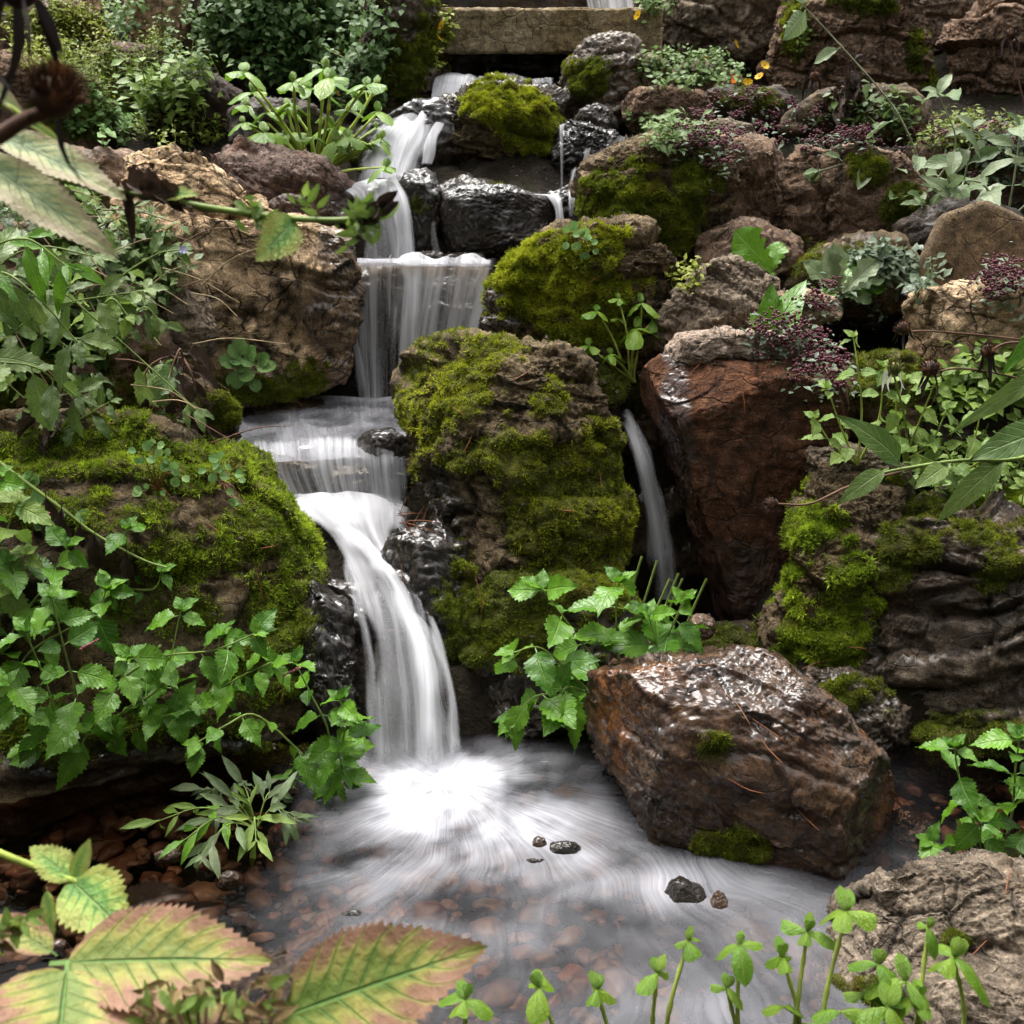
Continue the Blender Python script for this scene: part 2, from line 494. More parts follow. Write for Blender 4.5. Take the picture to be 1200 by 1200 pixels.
def rock(name, label, poly, Y, mat='grey', depth=0.8, sub=6, box=0.72, facets=(), amp=0.10, rough=0.010, strata=None, cracks=None,
         moss=(), moss_kind='olive', moss_dens=460000, moss_len=0.0078, chip=0.012, planes=10, block=0.085, wet=0.0, wetspots=(), dry=(), group=None, cat='rock', seed=None, parent=None):
    _seed[0] += 7
    sd_ = seed or _seed[0]
    c, rad = outline_radii(poly)
    C = P(c[0], c[1], Y)
    view = norm(C - CAM)
    right = norm(np.cross(view, (0, 0, 1)))
    up = np.cross(right, view)
    mpp = ((C - CAM) @ FW) / FPX
    rad = rad * mpp
    Rm = rad.mean()
    v, f = ico(sub)
    v = norm(v + np.array([0, 0.12, 0.42]))          # more vertices on the seen side
    s = np.sqrt(v[:, 0] ** 2 + v[:, 1] ** 2)
    th = np.arctan2(v[:, 1], v[:, 0]) % (2 * math.pi)
    rr = np.interp(th, np.linspace(0, 2 * math.pi, 361), np.append(rad, rad[0]))
    fac = rr * np.power(np.maximum(s, 1e-6), box)
    a = np.cos(th) * fac
    b = np.sin(th) * fac
    D = depth * Rm * np.sign(v[:, 2]) * np.power(np.abs(v[:, 2]), box)
    p = a[:, None] * right + b[:, None] * up - D[:, None] * view
    q = p + C
    # flat facets: the given ones, then random broken faces
    fr_ = random.Random(sd_)
    extra = []
    for _ in range(planes):
        w3 = norm([fr_.gauss(0, 1), fr_.gauss(-.5, .8), fr_.gauss(.3, .8)])
        extra.append((*w3, fr_.uniform(.80, .96)))
    for (nx, ny, nz, fr) in list(facets) + extra:
        nrm = norm((nx, ny, nz))
        d = p @ nrm + 0.018 * Rm * fbm(q * (1.2 / Rm), 3, sd_ + 5)
        h = fr * d.max()
        over = np.maximum(0, d - h)
        p = p - nrm * over[:, None] * 0.97
    for ax_, lo, hi in ((right, a.min(), a.max()), (up, b.min(), b.max())):     # keep the measured size after the cuts
        t_ = p @ ax_
        p = p + ax_[None] * ((lo + (t_ - t_.min()) * (hi - lo) / (t_.max() - t_.min() + 1e-9)) - t_)[:, None]
    q = p + C
    n = vnormals(q, f)
    disp = amp * .8 * Rm * fbm(q * (1.1 / Rm), 3, sd_)
    dirt = np.zeros(len(q))
    if strata:
        bd, sp, am = norm(strata[0]), strata[1], strata[2]
        w = (q @ bd) / sp + 0.55 * fbm(q * (0.35 / sp), 3, sd_ + 31)
        L = np.floor(w)
        fr = w - L
        h0 = (_hash(L.astype(np.int64).astype(np.uint32), np.zeros(len(L), np.uint32), np.zeros(len(L), np.uint32), sd_) & np.uint32(1023)) / 1023.0
        h1 = (_hash((L + 1).astype(np.int64).astype(np.uint32), np.zeros(len(L), np.uint32), np.zeros(len(L), np.uint32), sd_) & np.uint32(1023)) / 1023.0
        lay = h0 + (h1 - h0) * smooth(0.82, 1.0, fr)
        mod = 0.55 + 0.9 * np.clip(perlin(q * (0.45 / sp), sd_ + 3) + 0.4, 0, 1)
        disp = disp + am * mod * (lay - 0.5) - am * 0.55 * np.exp(-((fr - 0.9) / 0.08) ** 2) * mod
    if cracks:
        sc, am, wid = cracks[:3]
        qq = q * sc * np.array([1.0, 1.0, .62]) + 0.25 * np.stack([perlin(q * sc * 1.7, sd_ + 1), perlin(q * sc * 1.7, sd_ + 2), perlin(q * sc * 1.7, sd_ + 3)], 1)
        F1, F2, ID = worley(qq, sd_)
        e = F2 - F1
        cm = smooth(-.25, .15, perlin(q * 4.0, sd_ + 8))
        dirt = np.exp(-(e / (wid * .8)) ** 2) * cm
        disp = disp - am * np.exp(-(e / wid) ** 2) * cm + am * 0.12 * ((ID & np.uint32(255)) / 255.0 - 0.5)
    if sub > 4 and block > 0:
        e0 = norm(strata[0]) if strata else norm([fr_.gauss(0, .25), fr_.gauss(0, .25), 1])
        e1 = norm(np.cross(e0, [fr_.gauss(0, 1), fr_.gauss(0, 1), .1]))
        e2 = norm(np.cross(e0, e1) + e1 * fr_.uniform(-.4, .4))
        for lv, (am, sz) in enumerate(((1.0, .62), (.5, .27), (.2, .11))):
            if sub == 5 and lv == 2: break
            bb, gp = blocks(q, (e0, e1, e2), (sz * .6 * Rm, sz * Rm, sz * 1.25 * Rm), sd_ + 200 + lv)
            disp = disp + block * Rm * am * bb
            dirt = np.maximum(dirt, (.75 if lv == 0 else .4) * smooth(.035 + .01 * lv, .0, gp) * (lv < 2))
    if sub > 5 and chip > 0:
        wq = q + 0.02 * np.stack([perlin(q * 14, sd_ + 61), perlin(q * 14, sd_ + 62), perlin(q * 14, sd_ + 63)], 1)
        if strata:
            wq = wq + norm(strata[0]) * (wq @ norm(strata[0]))[:, None] * 0.9
        disp = disp + chip * chips(wq * 6, sd_ + 71) + chip * 0.5 * chips(wq * 15, sd_ + 72) + chip * 0.22 * chips(wq * 38, sd_ + 73)
    disp = disp + rough * 0.22 * ridged(q * 14, 3, sd_ + 11) + rough * 0.34 * ridged(q * 70, 4, sd_ + 12, .7)
    p = p + n * disp[:, None]
    q = p + C
    n = vnormals(q, f)
    # moss and wetness
    m = np.zeros(len(q))
    if moss:
        X, Yp = proj(q)
        mm = np.full(len(q), -1.0)
        for (bx, by, rx, ry) in moss:
            mm = np.maximum(mm, 1 - ((X - bx) / rx) ** 2 - ((Yp - by) / ry) ** 2)
        face = np.clip(-(n @ view) * 2.2 + 0.35, 0, 1)
        nz = 1.05 * fbm(q * 6, 4, sd_ + 21, 0.65) + 0.5 * perlin(q * 42, sd_ + 22) - 0.08
        m = smooth(0.10, 0.42, mm * 0.9 + nz + 0.25 * n[:, 2]) * smooth(-1, -0.2, mm) * np.where(face > 0.02, 1, 0)
        cush = np.clip(perlin(q * 30, sd_ + 23) + 0.35, 0, 1) * 0.008 + np.clip(perlin(q * 70, sd_ + 24) + 0.3, 0, 1) * 0.005 + 0.002
        p = p + n * (m * cush)[:, None]
        q = p + C
        n = vnormals(q, f)
    w = np.full(len(q), float(wet))
    if wetspots or dry:
        X, Yp = proj(q)
        nz = 0.5 * fbm(q * 9, 3, sd_ + 41)
        for (bx, by, rx, ry) in wetspots:
            w = np.maximum(w, smooth(0, 0.5, 1 - ((X - bx) / rx) ** 2 - ((Yp - by) / ry) ** 2 + nz))
        for (bx, by, rx, ry) in dry:
            w = w * (1 - smooth(0, 0.5, 1 - ((X - bx) / rx) ** 2 - ((Yp - by) / ry) ** 2 + nz))
    low = q[:, 2].min()
    base = np.array([C[0], C[1], low])
    me = mesh_np(name, q - base, f, [MAT[mat]], attrs={'moss': m, 'wet': w * (1 - m), 'dirt': dirt})
    o = add(name, me, parent, base, None if parent else label, None if parent else cat, group)
    ROCK_BVH.append((q, f))
    if moss and m.max() > 0.05:
        bl = moss_blades(q, f, m, n, moss_dens, moss_len, sd_)
        if bl is not None:
            V, F = bl
            mo = add('moss', mesh_np('moss', V - base, F, [MOSS[moss_kind]], smooth_shade=False), o, kind='stuff')
    return o


def moss_blades(q, f, m, n, dens, ln, sd_):
    rg = np.random.default_rng(sd_)
    A = q[f[:, 0]]
    B = q[f[:, 1]]
    Cc = q[f[:, 2]]
    cr = np.cross(B - A, Cc - A)
    area = 0.5 * np.linalg.norm(cr, axis=1)
    fm = m[f].mean(1)
    cen = (A + B + Cc) / 3
    vis = ((CAM - cen) * cr).sum(1) / (np.linalg.norm(cr, axis=1) * np.linalg.norm(CAM - cen, axis=1) + 1e-12)
    wgt = area * np.where(fm > 0.12, fm, 0) * np.where(vis > -0.35, 1, 0)
    tot = int(min(wgt.sum() * dens, 60000))
    if tot < 20: return None
    ch = rg.choice(len(f), tot, p=wgt / wgt.sum())
    u = rg.random((tot, 2))
    u = np.where(u.sum(1, keepdims=True) > 1, 1 - u, u)
    b = A[ch] + (B - A)[ch] * u[:, :1] + (Cc - A)[ch] * u[:, 1:]
    nn = norm(cr[ch])
    d = norm(nn * 0.75 + rg.normal(0, 0.55, (tot, 3)) + np.array([0, 0, 0.1]))
    cl = 0.55 + 0.9 * np.clip(perlin(b * 38, sd_ + 9) + 0.4, 0, 1)
    L = ln * cl * rg.uniform(0.5, 1.35, tot)
    sidev = norm(np.cross(d, rg.normal(0, 1, (tot, 3))))
    w = L * rg.uniform(0.10, 0.20, tot)
    V = np.empty((tot, 3, 3))
    V[:, 0] = b + sidev * w[:, None] - nn * 0.001
    V[:, 1] = b - sidev * w[:, None] - nn * 0.001
    V[:, 2] = b + d * L[:, None]
    return V.reshape(-1, 3), np.arange(tot * 3, dtype=np.int32).reshape(-1, 3)

# ================================================================ the ground
_cx = (np.array([0, 2.0, 2.3, 2.75, 2.95, 3.4, 3.7, 4.2, 4.7, 6, 20]), np.array([-0.1, -0.19, -0.20, -0.40, -0.45, -0.30, -0.38, -0.39, -0.20, 0.4, 1.0]))
_bed = (np.array([-9, 1.15, 2.15, 2.26, 2.72, 2.86, 3.36, 3.46, 3.6, 3.72, 3.95, 4.3, 4.5, 5.2, 6, 7, 9, 14, 60, 600]),
        np.array([-.10, -.10, -.10, .12, .18, .30, .31, .62, .66, .82, .88, 1.0, 1.05, 1.08, 1.3, 2.1, 3.4, 5, 9, 9]))
_bank = (np.array([-9, .92, 1.16, 1.95, 2.35, 2.6, 2.8, 3.05, 3.5, 4.2, 5, 6, 7, 9, 14, 60, 600]),
         np.array([.30, .30, -.14, -.14, -.14, -.08, .08, .34, .62, .90, 1.14, 1.45, 2.2, 3.4, 5, 9, 9]))


def ground_z(x, y, noise=True):
    x = np.asarray(x, float)
    y = np.asarray(y, float)
    xc = np.interp(y, *_cx)
    dx = np.abs(x - xc)
    ye = y + 0.22 * np.clip(dx - 0.45, 0, 3) * smooth(2.0, 2.6, y)
    zb = np.interp(ye, *_bank)
    zc = np.interp(y, *_bed)
    k = smooth(0.20, 0.42, dx) * smooth(2.1, 2.35, y)
    k = np.where(y < 2.1, 1.0, k)
    z = np.where(y < 2.1, np.minimum(zb, np.where(y > 1.16, -.10, zb)), zc * (1 - k) + np.maximum(zb, zc) * k)
    k2 = smooth(.24, .12, np.abs(x - .34 - .06 * (3.0 - y))) * smooth(3.15, 3.0, y) * (y > 2)
    z = z * (1 - k2) + np.minimum(z, np.interp(y, [2, 2.86, 2.96, 3.3], [-.1, -.08, .33, .36])) * k2
    if noise:
        pts = np.stack([x.ravel(), y.ravel(), np.zeros(x.size)], 1)
        amp = np.where(y.ravel() > 2.1, 1.0, 0.25)
        z = z + ((0.05 * fbm(pts * 2.5, 4, 5) + 0.02 * ridged(pts * 11, 3, 6)) * amp).reshape(x.shape)
    return z


def soil_mat():
    t = NT('dark_soil_and_litter')
    co = t.n('TexCoord').outputs['Object']
    a = t.noise(co, 6, 6, 0.65)
    b = t.noise(co, 70, 6, 0.7)
    base = t.ramp(a, [(0.3, (0.008, 0.006, 0.004)), (0.5, (0.022, 0.016, 0.010)), (0.66, (0.02, 0.022, 0.007)), (0.78, (0.035, 0.042, 0.010))])
    base = t.mix(0.9, base, t.ramp(b, [(0.3, 0.35), (0.6, 1.2), (0.75, 2.2)]), 'MULTIPLY')
    bp = t.n('Bump', {'Strength': 0.9, 'Distance': 0.03, 'Height': b}).outputs[0]
    return t.surf(t.n('BsdfPrincipled', {'Base Color': base, 'Roughness': 0.85, 'Specular IOR Level': .12, 'Normal': bp}).outputs[0])


def far_axis(lo, hi, step, far):
    m = np.arange(lo, hi + 1e-6, step)
    g = [hi + step * 1.5 ** k for k in range(1, 60) if hi + step * 1.5 ** k < far]
    h = [lo - step * 1.5 ** k for k in range(1, 60) if lo - step * 1.5 ** k > -far]
    return np.concatenate([h[::-1], m, g])


gx = far_axis(-3.0, 3.0, 0.035, 600)
gy = far_axis(0.3, 7.0, 0.035, 600)
GX, GY = np.meshgrid(gx, gy)
GZ = ground_z(GX, GY)
nx, ny = len(gx), len(gy)
idx = np.arange(nx * ny).reshape(ny, nx)
gf = np.stack([idx[:-1, :-1], idx[:-1, 1:], idx[1:, 1:], idx[1:, :-1]], -1).reshape(-1, 4)
SOIL = soil_mat()
add('ground', mesh_np('ground', np.stack([GX, GY, GZ], -1).reshape(-1, 3), gf, [SOIL]), kind='structure')


# ================================================================ rocks
def ell(cx, cy, rx, ry, n=14, rot=0, jag=0.12, seed=0):
    r = random.Random(seed or int(cx * 7 + cy * 13))
    out = []
    for k in range(n):
        a = 2 * math.pi * k / n
        j = 1 + r.uniform(-jag, jag)
        x, y = rx * math.cos(a) * j, ry * math.sin(a) * j
        out.append((cx + x * math.cos(rot) - y * math.sin(rot), cy + x * math.sin(rot) + y * math.cos(rot)))
    return out


# --- the stepped bed of the falls, from the pool upwards
rock('boulder', 'large moss covered boulder standing between the two falls',
     [(468, 480), (478, 430), (505, 403), (560, 390), (615, 388), (650, 402), (690, 425), (703, 470), (722, 520), (740, 585), (736, 650), (715, 700),
      (640, 722), (575, 720), (530, 660), (500, 600), (474, 540)], 2.72, 'mossrock', depth=0.85, sub=7, box=0.62, amp=0.12, rough=0.013,
     facets=[(-.35, -.8, .25, .80), (.75, -.5, .15, .82), (0, 0, 1, .90)], strata=((.15, .1, 1), .075, .022), cracks=(7.5, .020, .10),
     moss=[(540, 465, 85, 80), (497, 490, 45, 65), (650, 560, 85, 65), (570, 520, 60, 45), (690, 580, 50, 90), (660, 635, 60, 40), (705, 640, 40, 55), (725, 600, 25, 70), (640, 470, 40, 25), (560, 400, 40, 14)],
     moss_dens=420000, wetspots=[(500, 640, 60, 90)], seed=421)
rock('rock', 'dark wet rock with straw on top beside the lowest chute', [(455, 640), (470, 612), (505, 602), (540, 640), (565, 690), (575, 760), (570, 840), (548, 880), (515, 850), (500, 780), (470, 720), (452, 680)],
     2.42, 'black', depth=0.8, sub=6, amp=0.14, wet=1.0, rough=0.014, moss=[(550, 700, 40, 60), (545, 780, 40, 50)], moss_kind='dark', strata=((.1, .2, 1), .06, .014))
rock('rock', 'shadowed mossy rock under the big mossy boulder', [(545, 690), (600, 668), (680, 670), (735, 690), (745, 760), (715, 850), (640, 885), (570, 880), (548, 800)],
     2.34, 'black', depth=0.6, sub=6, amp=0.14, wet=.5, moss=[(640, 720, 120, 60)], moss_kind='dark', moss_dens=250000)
rock('rock', 'jagged wet rock ledge behind the lowest plunge', [(352, 690), (385, 668), (440, 690), (500, 720), (535, 760), (545, 900), (480, 935), (400, 930), (360, 860), (348, 760)],
     2.40, 'black', depth=0.45, sub=6, amp=0.12, wet=1, strata=((.1, .1, 1), .08, .02))
rock('rock', 'flat black rock shelf under the lower cascade', [(262, 552), (300, 540), (400, 545), (490, 540), (560, 600), (545, 700), (450, 705), (380, 690), (310, 640)],
     2.98, 'black', depth=0.45, sub=5, amp=0.10, wet=1)
rock('rock', 'sleek black stone splitting water on the shelf', ell(452, 530, 34, 27, jag=.08), 2.93, 'black', depth=0.9, sub=5, amp=.06, wet=1, rough=.004)
rock('rock', 'black rock face behind the water curtain', [(385, 330), (410, 300), (480, 308), (560, 306), (590, 320), (585, 400), (570, 480), (480, 490), (400, 480), (388, 410)],
     3.60, 'black', depth=0.5, sub=6, amp=0.12, wet=1, box=.6, strata=((.1, .05, 1), .08, .02))
rock('boulder', 'smooth rounded black wet boulder lying above the water curtain', [(509, 250), (516, 226), (545, 216), (600, 220), (640, 232), (653, 252), (650, 280), (615, 302), (560, 308), (522, 298)],
     3.74, 'black', depth=0.75, sub=6, amp=0.06, wet=1, rough=.011, chip=.005, block=.02, planes=3, seed=77)
rock('rock', 'small knobbly wet rock left of the rounded black boulder', [(468, 218), (480, 200), (500, 198), (515, 214), (520, 250), (512, 300), (486, 304), (474, 262)], 3.72, 'black', depth=.8, sub=5, amp=.16, wet=1, rough=.018,
     moss=[(490, 240, 18, 14)], moss_kind='dark')
rock('boulder', 'moss capped rock in midstream under the stone slab', [(505, 160), (520, 128), (548, 105), (590, 96), (630, 100), (655, 112), (662, 150), (655, 200), (630, 222), (570, 226), (520, 215), (502, 190)],
     4.30, 'mossrock', depth=0.8, sub=7, amp=0.13, rough=.016, strata=((.3, .1, 1), .10, .035), wet=.85, dry=[(560, 170, 60, 40)],
     moss=[(600, 120, 50, 30), (620, 155, 36, 44), (575, 125, 30, 24), (550, 205, 20, 10)], moss_len=.010, moss_dens=400000)
rock('rock', 'black ledge under the highest cascade', [(420, 150), (470, 132), (520, 120), (545, 140), (535, 200), (500, 225), (440, 228), (410, 200)], 4.22, 'black', depth=.6, sub=5, amp=.14, wet=1, rough=.016, strata=((.1, .1, 1), .07, .02))
rock('rock', 'black stone under the narrow second cascade', [(385, 235), (420, 215), (470, 222), (500, 260), (505, 310), (450, 325), (395, 315)], 3.85, 'black', depth=.6, sub=5, amp=.12, wet=1)
rock('rock', 'dark wet rubble rock beside the thin trickle', [(648, 160), (665, 140), (700, 150), (735, 165), (740, 205), (715, 235), (670, 238), (650, 215)], 4.15, 'black', depth=.7, sub=6, amp=.2, wet=1, rough=.022)
rock('rock', 'wet pale speckled stone under the thin trickle', [(640, 232), (665, 218), (700, 222), (716, 250), (700, 290), (655, 292), (640, 265)], 3.75, 'black', depth=.7, sub=5, amp=.16, wet=1, rough=.018)

# --- left bank
rock('boulder', 'wide mossy bank rock sloping down to the dark pool',
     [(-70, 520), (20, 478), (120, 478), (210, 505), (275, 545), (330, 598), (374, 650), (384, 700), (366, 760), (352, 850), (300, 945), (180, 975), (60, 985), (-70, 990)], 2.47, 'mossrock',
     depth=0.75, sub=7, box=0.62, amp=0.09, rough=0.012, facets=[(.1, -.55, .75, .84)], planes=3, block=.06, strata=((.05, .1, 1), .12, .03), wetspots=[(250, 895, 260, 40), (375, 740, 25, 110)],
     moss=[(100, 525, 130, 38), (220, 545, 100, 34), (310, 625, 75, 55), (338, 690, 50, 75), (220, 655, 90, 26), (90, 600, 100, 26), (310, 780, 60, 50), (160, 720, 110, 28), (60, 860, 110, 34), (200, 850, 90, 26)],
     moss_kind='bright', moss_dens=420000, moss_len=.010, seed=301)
rock('rock', 'black glistening rock beside the lowest plunge under the moss', [(360, 690), (385, 680), (405, 705), (415, 760), (425, 850), (418, 915), (385, 920), (362, 860), (352, 760)], 2.26, 'black', depth=.8, sub=6, amp=.16, wet=1, rough=.016,
     moss=[(360, 740, 25, 40)], moss_kind='dark')
rock('boulder', 'cracked tan limestone boulder on the left bank',
     [(150, 260), (160, 190), (180, 166), (215, 166), (262, 192), (300, 238), (345, 262), (400, 282), (412, 330), (412, 380), (404, 440), (330, 470), (255, 462), (215, 440), (190, 390), (150, 330)], 3.42, 'tan',
     depth=0.8, sub=7, box=0.45, amp=0.05, rough=0.007, cracks=(10.0, .012, .05), chip=.011, block=.06, planes=5, strata=((.25, .1, 1), .15, .03), facets=[(.12, -.68, .72, .60), (.35, -.9, .1, .74)],
     wetspots=[(405, 380, 45, 110), (330, 462, 120, 26), (398, 290, 34, 36)], moss=[(300, 455, 60, 16), (370, 440, 30, 20)], moss_kind='dark', seed=517)
rock('rock', 'mauve and rust streaked slab rock behind the cracked boulder', [(252, 180), (262, 166), (300, 168), (350, 185), (395, 205), (425, 235), (418, 270), (380, 278), (330, 262), (285, 235), (258, 205)], 3.75, 'purple',
     depth=0.8, sub=6, amp=.10, rough=.012, facets=[(.1, -.3, .95, .55)], strata=((.45, .1, 1), .06, .018), wetspots=[(410, 250, 40, 30)])
rock('rock', 'small rounded purple stone wedged against the cracked boulder', ell(338, 243, 24, 14), 3.5, 'purple', depth=.9, sub=5, amp=.08, wet=.4)
rock('rock', 'grey ledge rock among the weeds on the upper left bank', [(105, 75), (140, 55), (190, 62), (225, 90), (235, 125), (200, 140), (150, 132), (120, 110)], 4.7, 'purple', depth=.8, sub=6, amp=.12, strata=((.3, .1, 1), .08, .025))
rock('rock', 'upright tan block at the foot of the upper wall', [(150, -30), (232, -30), (236, 10), (225, 52), (185, 62), (152, 45), (146, 10)], 5.2, 'tan', depth=.8, sub=5, amp=.08, box=.5)
rock('rock', 'tan block half buried in weeds by the wall', [(40, -30), (110, -30), (118, 10), (80, 24), (45, 15)], 5.4, 'tan', depth=.8, sub=5, amp=.1, box=.5)
rock('boulder', 'tall mossy pillar rock at the left end of the slab', [(440, -40), (505, -40), (512, 10), (508, 70), (505, 110), (480, 138), (430, 150), (395, 140), (400, 90), (425, 40)], 4.75, 'mossrock', depth=.7, sub=6, amp=.1, wet=.6,
     moss=[(470, 80, 45, 35), (500, 40, 16, 50)], moss_kind='dark', strata=((.1, .1, 1), .12, .03), rough=.016)
rock('rock', 'dark overgrown rock behind the blue green shrub', [(230, -50), (440, -50), (450, 30), (430, 110), (380, 150), (300, 130), (240, 70)], 5.2, 'black', depth=.5, sub=6, amp=.12, moss=[(340, 40, 110, 60)], moss_kind='dark', moss_len=.015, moss_dens=120000)
rock('rock', 'brown earth covered rock at the left edge under the weeds', [(-60, 60), (30, 66), (110, 90), (130, 150), (90, 190), (-60, 200)], 4.3, 'brown', depth=.6, sub=6, amp=.12, moss=[(90, 130, 60, 30)], moss_kind='dark', rough=.016)
rock('rock', 'shaded brown rock behind the drooping left stems', [(-80, 300), (0, 270), (90, 280), (170, 330), (200, 420), (180, 480), (60, 500), (-80, 490)], 3.05, 'brown', depth=.6, sub=6, amp=.14, moss=[(60, 450, 140, 50)], moss_kind='dark', rough=.016)
rock('rock', 'crumbly dark rock at the left side of the water shelf', [(180, 470), (210, 440), (250, 455), (275, 480), (275, 520), (240, 540), (195, 520)], 2.85, 'mossrock', depth=.8, sub=6, amp=.22, rough=.02, moss=[(245, 480, 40, 30)], moss_kind='dark', wetspots=[(280, 520, 30, 30)])
rock('rock', 'pale lichen spotted stone at the foot of the cracked boulder', [(192, 350), (215, 338), (240, 352), (252, 390), (240, 418), (205, 420), (188, 390)], 3.15, 'grey', depth=.9, sub=5, amp=.14)

for lab, poly, Y in [('low dark rock at the waterline under the left nettles', ell(40, 905, 120, 38), 2.13), ('wet dark rock at the waterline below the mossy bank', ell(190, 900, 95, 32), 2.15), ('small black rock at the waterline near the plunge', ell(310, 902, 60, 34), 2.16), ('black stone in the shade at the left pool corner', ell(-40, 950, 60, 30), 2.0)]:
    rock('rock', lab, poly, Y, 'mossrock', depth=.8, sub=6, amp=.14, rough=.014, wet=.8, moss=[(np.mean([q[0] for q in poly]), np.mean([q[1] for q in poly]) - 14, 90, 16)], moss_kind='dark', moss_dens=240000)

# --- right bank
rock('boulder', 'rust brown flat faced boulder leaning over the side fall',
     [(738, 448), (770, 420), (810, 400), (850, 388), (900, 384), (945, 398), (975, 430), (985, 500), (960, 560), (938, 620), (925, 700), (908, 750), (862, 745), (838, 700), (822, 640), (800, 590), (775, 540), (748, 480)], 2.82, 'red',
     depth=0.85, sub=7, box=0.5, amp=0.04, rough=0.005, chip=.005, block=.022, planes=3, facets=[(-.10, -.97, .12, .60), (-.92, -.25, -.25, .76), (0.02, -.22, .97, .80)],
     wetspots=[(880, 690, 60, 60), (790, 520, 25, 120)], seed=633)
rock('rock', 'pale top of the rust brown boulder with sky sheen painted in', [(770, 428), (800, 398), (850, 388), (905, 388), (950, 402), (940, 418), (870, 422), (815, 432)], 2.86, 'redtop', depth=1.4, sub=6, amp=.10, rough=.007, box=.6)  # added cap, its pale colour stands for sheen on the boulder's top face
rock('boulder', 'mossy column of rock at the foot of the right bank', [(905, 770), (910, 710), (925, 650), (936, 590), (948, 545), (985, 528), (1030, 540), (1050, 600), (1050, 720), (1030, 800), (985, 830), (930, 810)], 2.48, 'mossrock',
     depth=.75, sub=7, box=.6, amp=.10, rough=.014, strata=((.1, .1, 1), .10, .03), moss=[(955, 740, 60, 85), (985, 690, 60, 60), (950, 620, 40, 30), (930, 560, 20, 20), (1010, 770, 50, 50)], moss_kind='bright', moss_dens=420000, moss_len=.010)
rock('boulder', 'massive layered dark rock shelf on the right bank',
     [(985, 625), (1000, 598), (1050, 588), (1110, 590), (1180, 612), (1290, 640), (1300, 800), (1280, 930), (1150, 940), (1050, 930), (985, 880), (965, 800), (985, 720), (1000, 670)], 2.46, 'dark',
     depth=.75, sub=7, box=.6, amp=.09, rough=.014, strata=((-.22, .25, 1), .075, .045), facets=[(-.1, -.90, -.40, .80)], wet=.25,
     moss=[(1060, 600, 70, 20), (1150, 625, 60, 22), (1170, 660, 40, 30), (1080, 640, 30, 30), (1050, 660, 30, 40), (1100, 870, 120, 40)], moss_kind='dark', moss_dens=300000, seed=812)
rock('rock', 'lichen grey ledge rock above the mossy column', [(942, 560), (950, 532), (985, 524), (1030, 528), (1060, 548), (1075, 575), (1040, 592), (985, 588)], 2.6, 'grey', depth=1.1, sub=6, amp=.14, rough=.012, strata=((.1, .1, 1), .04, .014), moss=[(1030, 565, 30, 14)], moss_kind='dark')
rock('rock', 'mossy lumpy stone at the right edge above the shelf', [(1120, 585), (1160, 565), (1240, 570), (1290, 620), (1280, 690), (1200, 690), (1150, 640)], 2.62, 'grey', depth=.9, sub=6, amp=.14, moss=[(1180, 600, 60, 30), (1190, 660, 40, 20)], moss_kind='bright', strata=((.1, .1, 1), .07, .02))
rock('boulder', 'wet amber streaked boulder standing in the pool',
     [(684, 815), (700, 786), (735, 766), (790, 754), (850, 760), (905, 776), (955, 806), (1000, 846), (1040, 890), (1047, 920), (1032, 965), (1015, 1010), (985, 1045), (920, 1055), (860, 1050), (815, 1032), (785, 995), (745, 945), (698, 905), (684, 855)], 1.99, 'amber',
     depth=0.95, sub=7, box=0.55, amp=0.07, rough=0.008, chip=.010, block=.045, planes=3, facets=[(-.30, -.90, -.05, .74), (.75, -.62, 0, .84), (-.05, -.25, .96, .86), (-.7, -.35, .1, .82)], strata=((.3, -.1, 1), .07, .012), 
     wet=1.0, moss=[(835, 865, 26, 24), (850, 995, 40, 30)], moss_kind='dark', moss_len=.007, seed=905)
rock('boulder', 'light dry grey brown rock at the pool edge behind the sprouts', [(968, 1175), (985, 1100), (1012, 1062), (1060, 1035), (1120, 1012), (1200, 1004), (1290, 1020), (1310, 1180), (1200, 1280), (1050, 1290), (985, 1260)], 1.56, 'warm',
     depth=.85, sub=7, box=.6, amp=.10, rough=.010, facets=[(-.2, -.35, .92, .74), (-.6, -.8, .1, .8)], strata=((-.25, .1, 1), .06, .012), cracks=(8, .010, .07), moss=[(1000, 1190, 50, 45), (1120, 1100, 30, 12)], moss_kind='dark', seed=1011)
rock('rock', 'low flat grey stone in front of the dry pool edge rock', [(1050, 1190), (1075, 1160), (1130, 1145), (1200, 1150), (1290, 1160), (1290, 1300), (1120, 1320), (1060, 1260)], 1.36, 'warm', depth=.9, sub=6, amp=.10, rough=.008, strata=((-.1, .1, 1), .05, .01))
rock('rock', 'small glossy blue grey rock behind the amber boulder', [(1018, 985), (1030, 955), (1060, 948), (1090, 962), (1100, 1000), (1085, 1035), (1040, 1035), (1020, 1015)], 2.0, 'black', depth=.9, sub=6, amp=.08, wet=1, rough=.008)
rock('rock', 'dark mossy rock in the shade behind the amber boulder', ell(985, 850, 75, 62), 2.24, 'dark', depth=.8, sub=6, amp=.14, rough=.016, wet=.5, moss=[(980, 820, 60, 30)], moss_kind='dark')
rock('rock', 'black rock at the waterline under the layered shelf', ell(1110, 900, 90, 50), 2.2, 'dark', depth=.8, sub=6, amp=.14, rough=.016, wet=.6)
rock('pebble', 'round brown pebble perched behind the amber boulder', ell(823, 735, 16, 16, jag=.04), 2.35, 'brown', depth=1, sub=5, amp=.04, wet=.5, rough=.003)
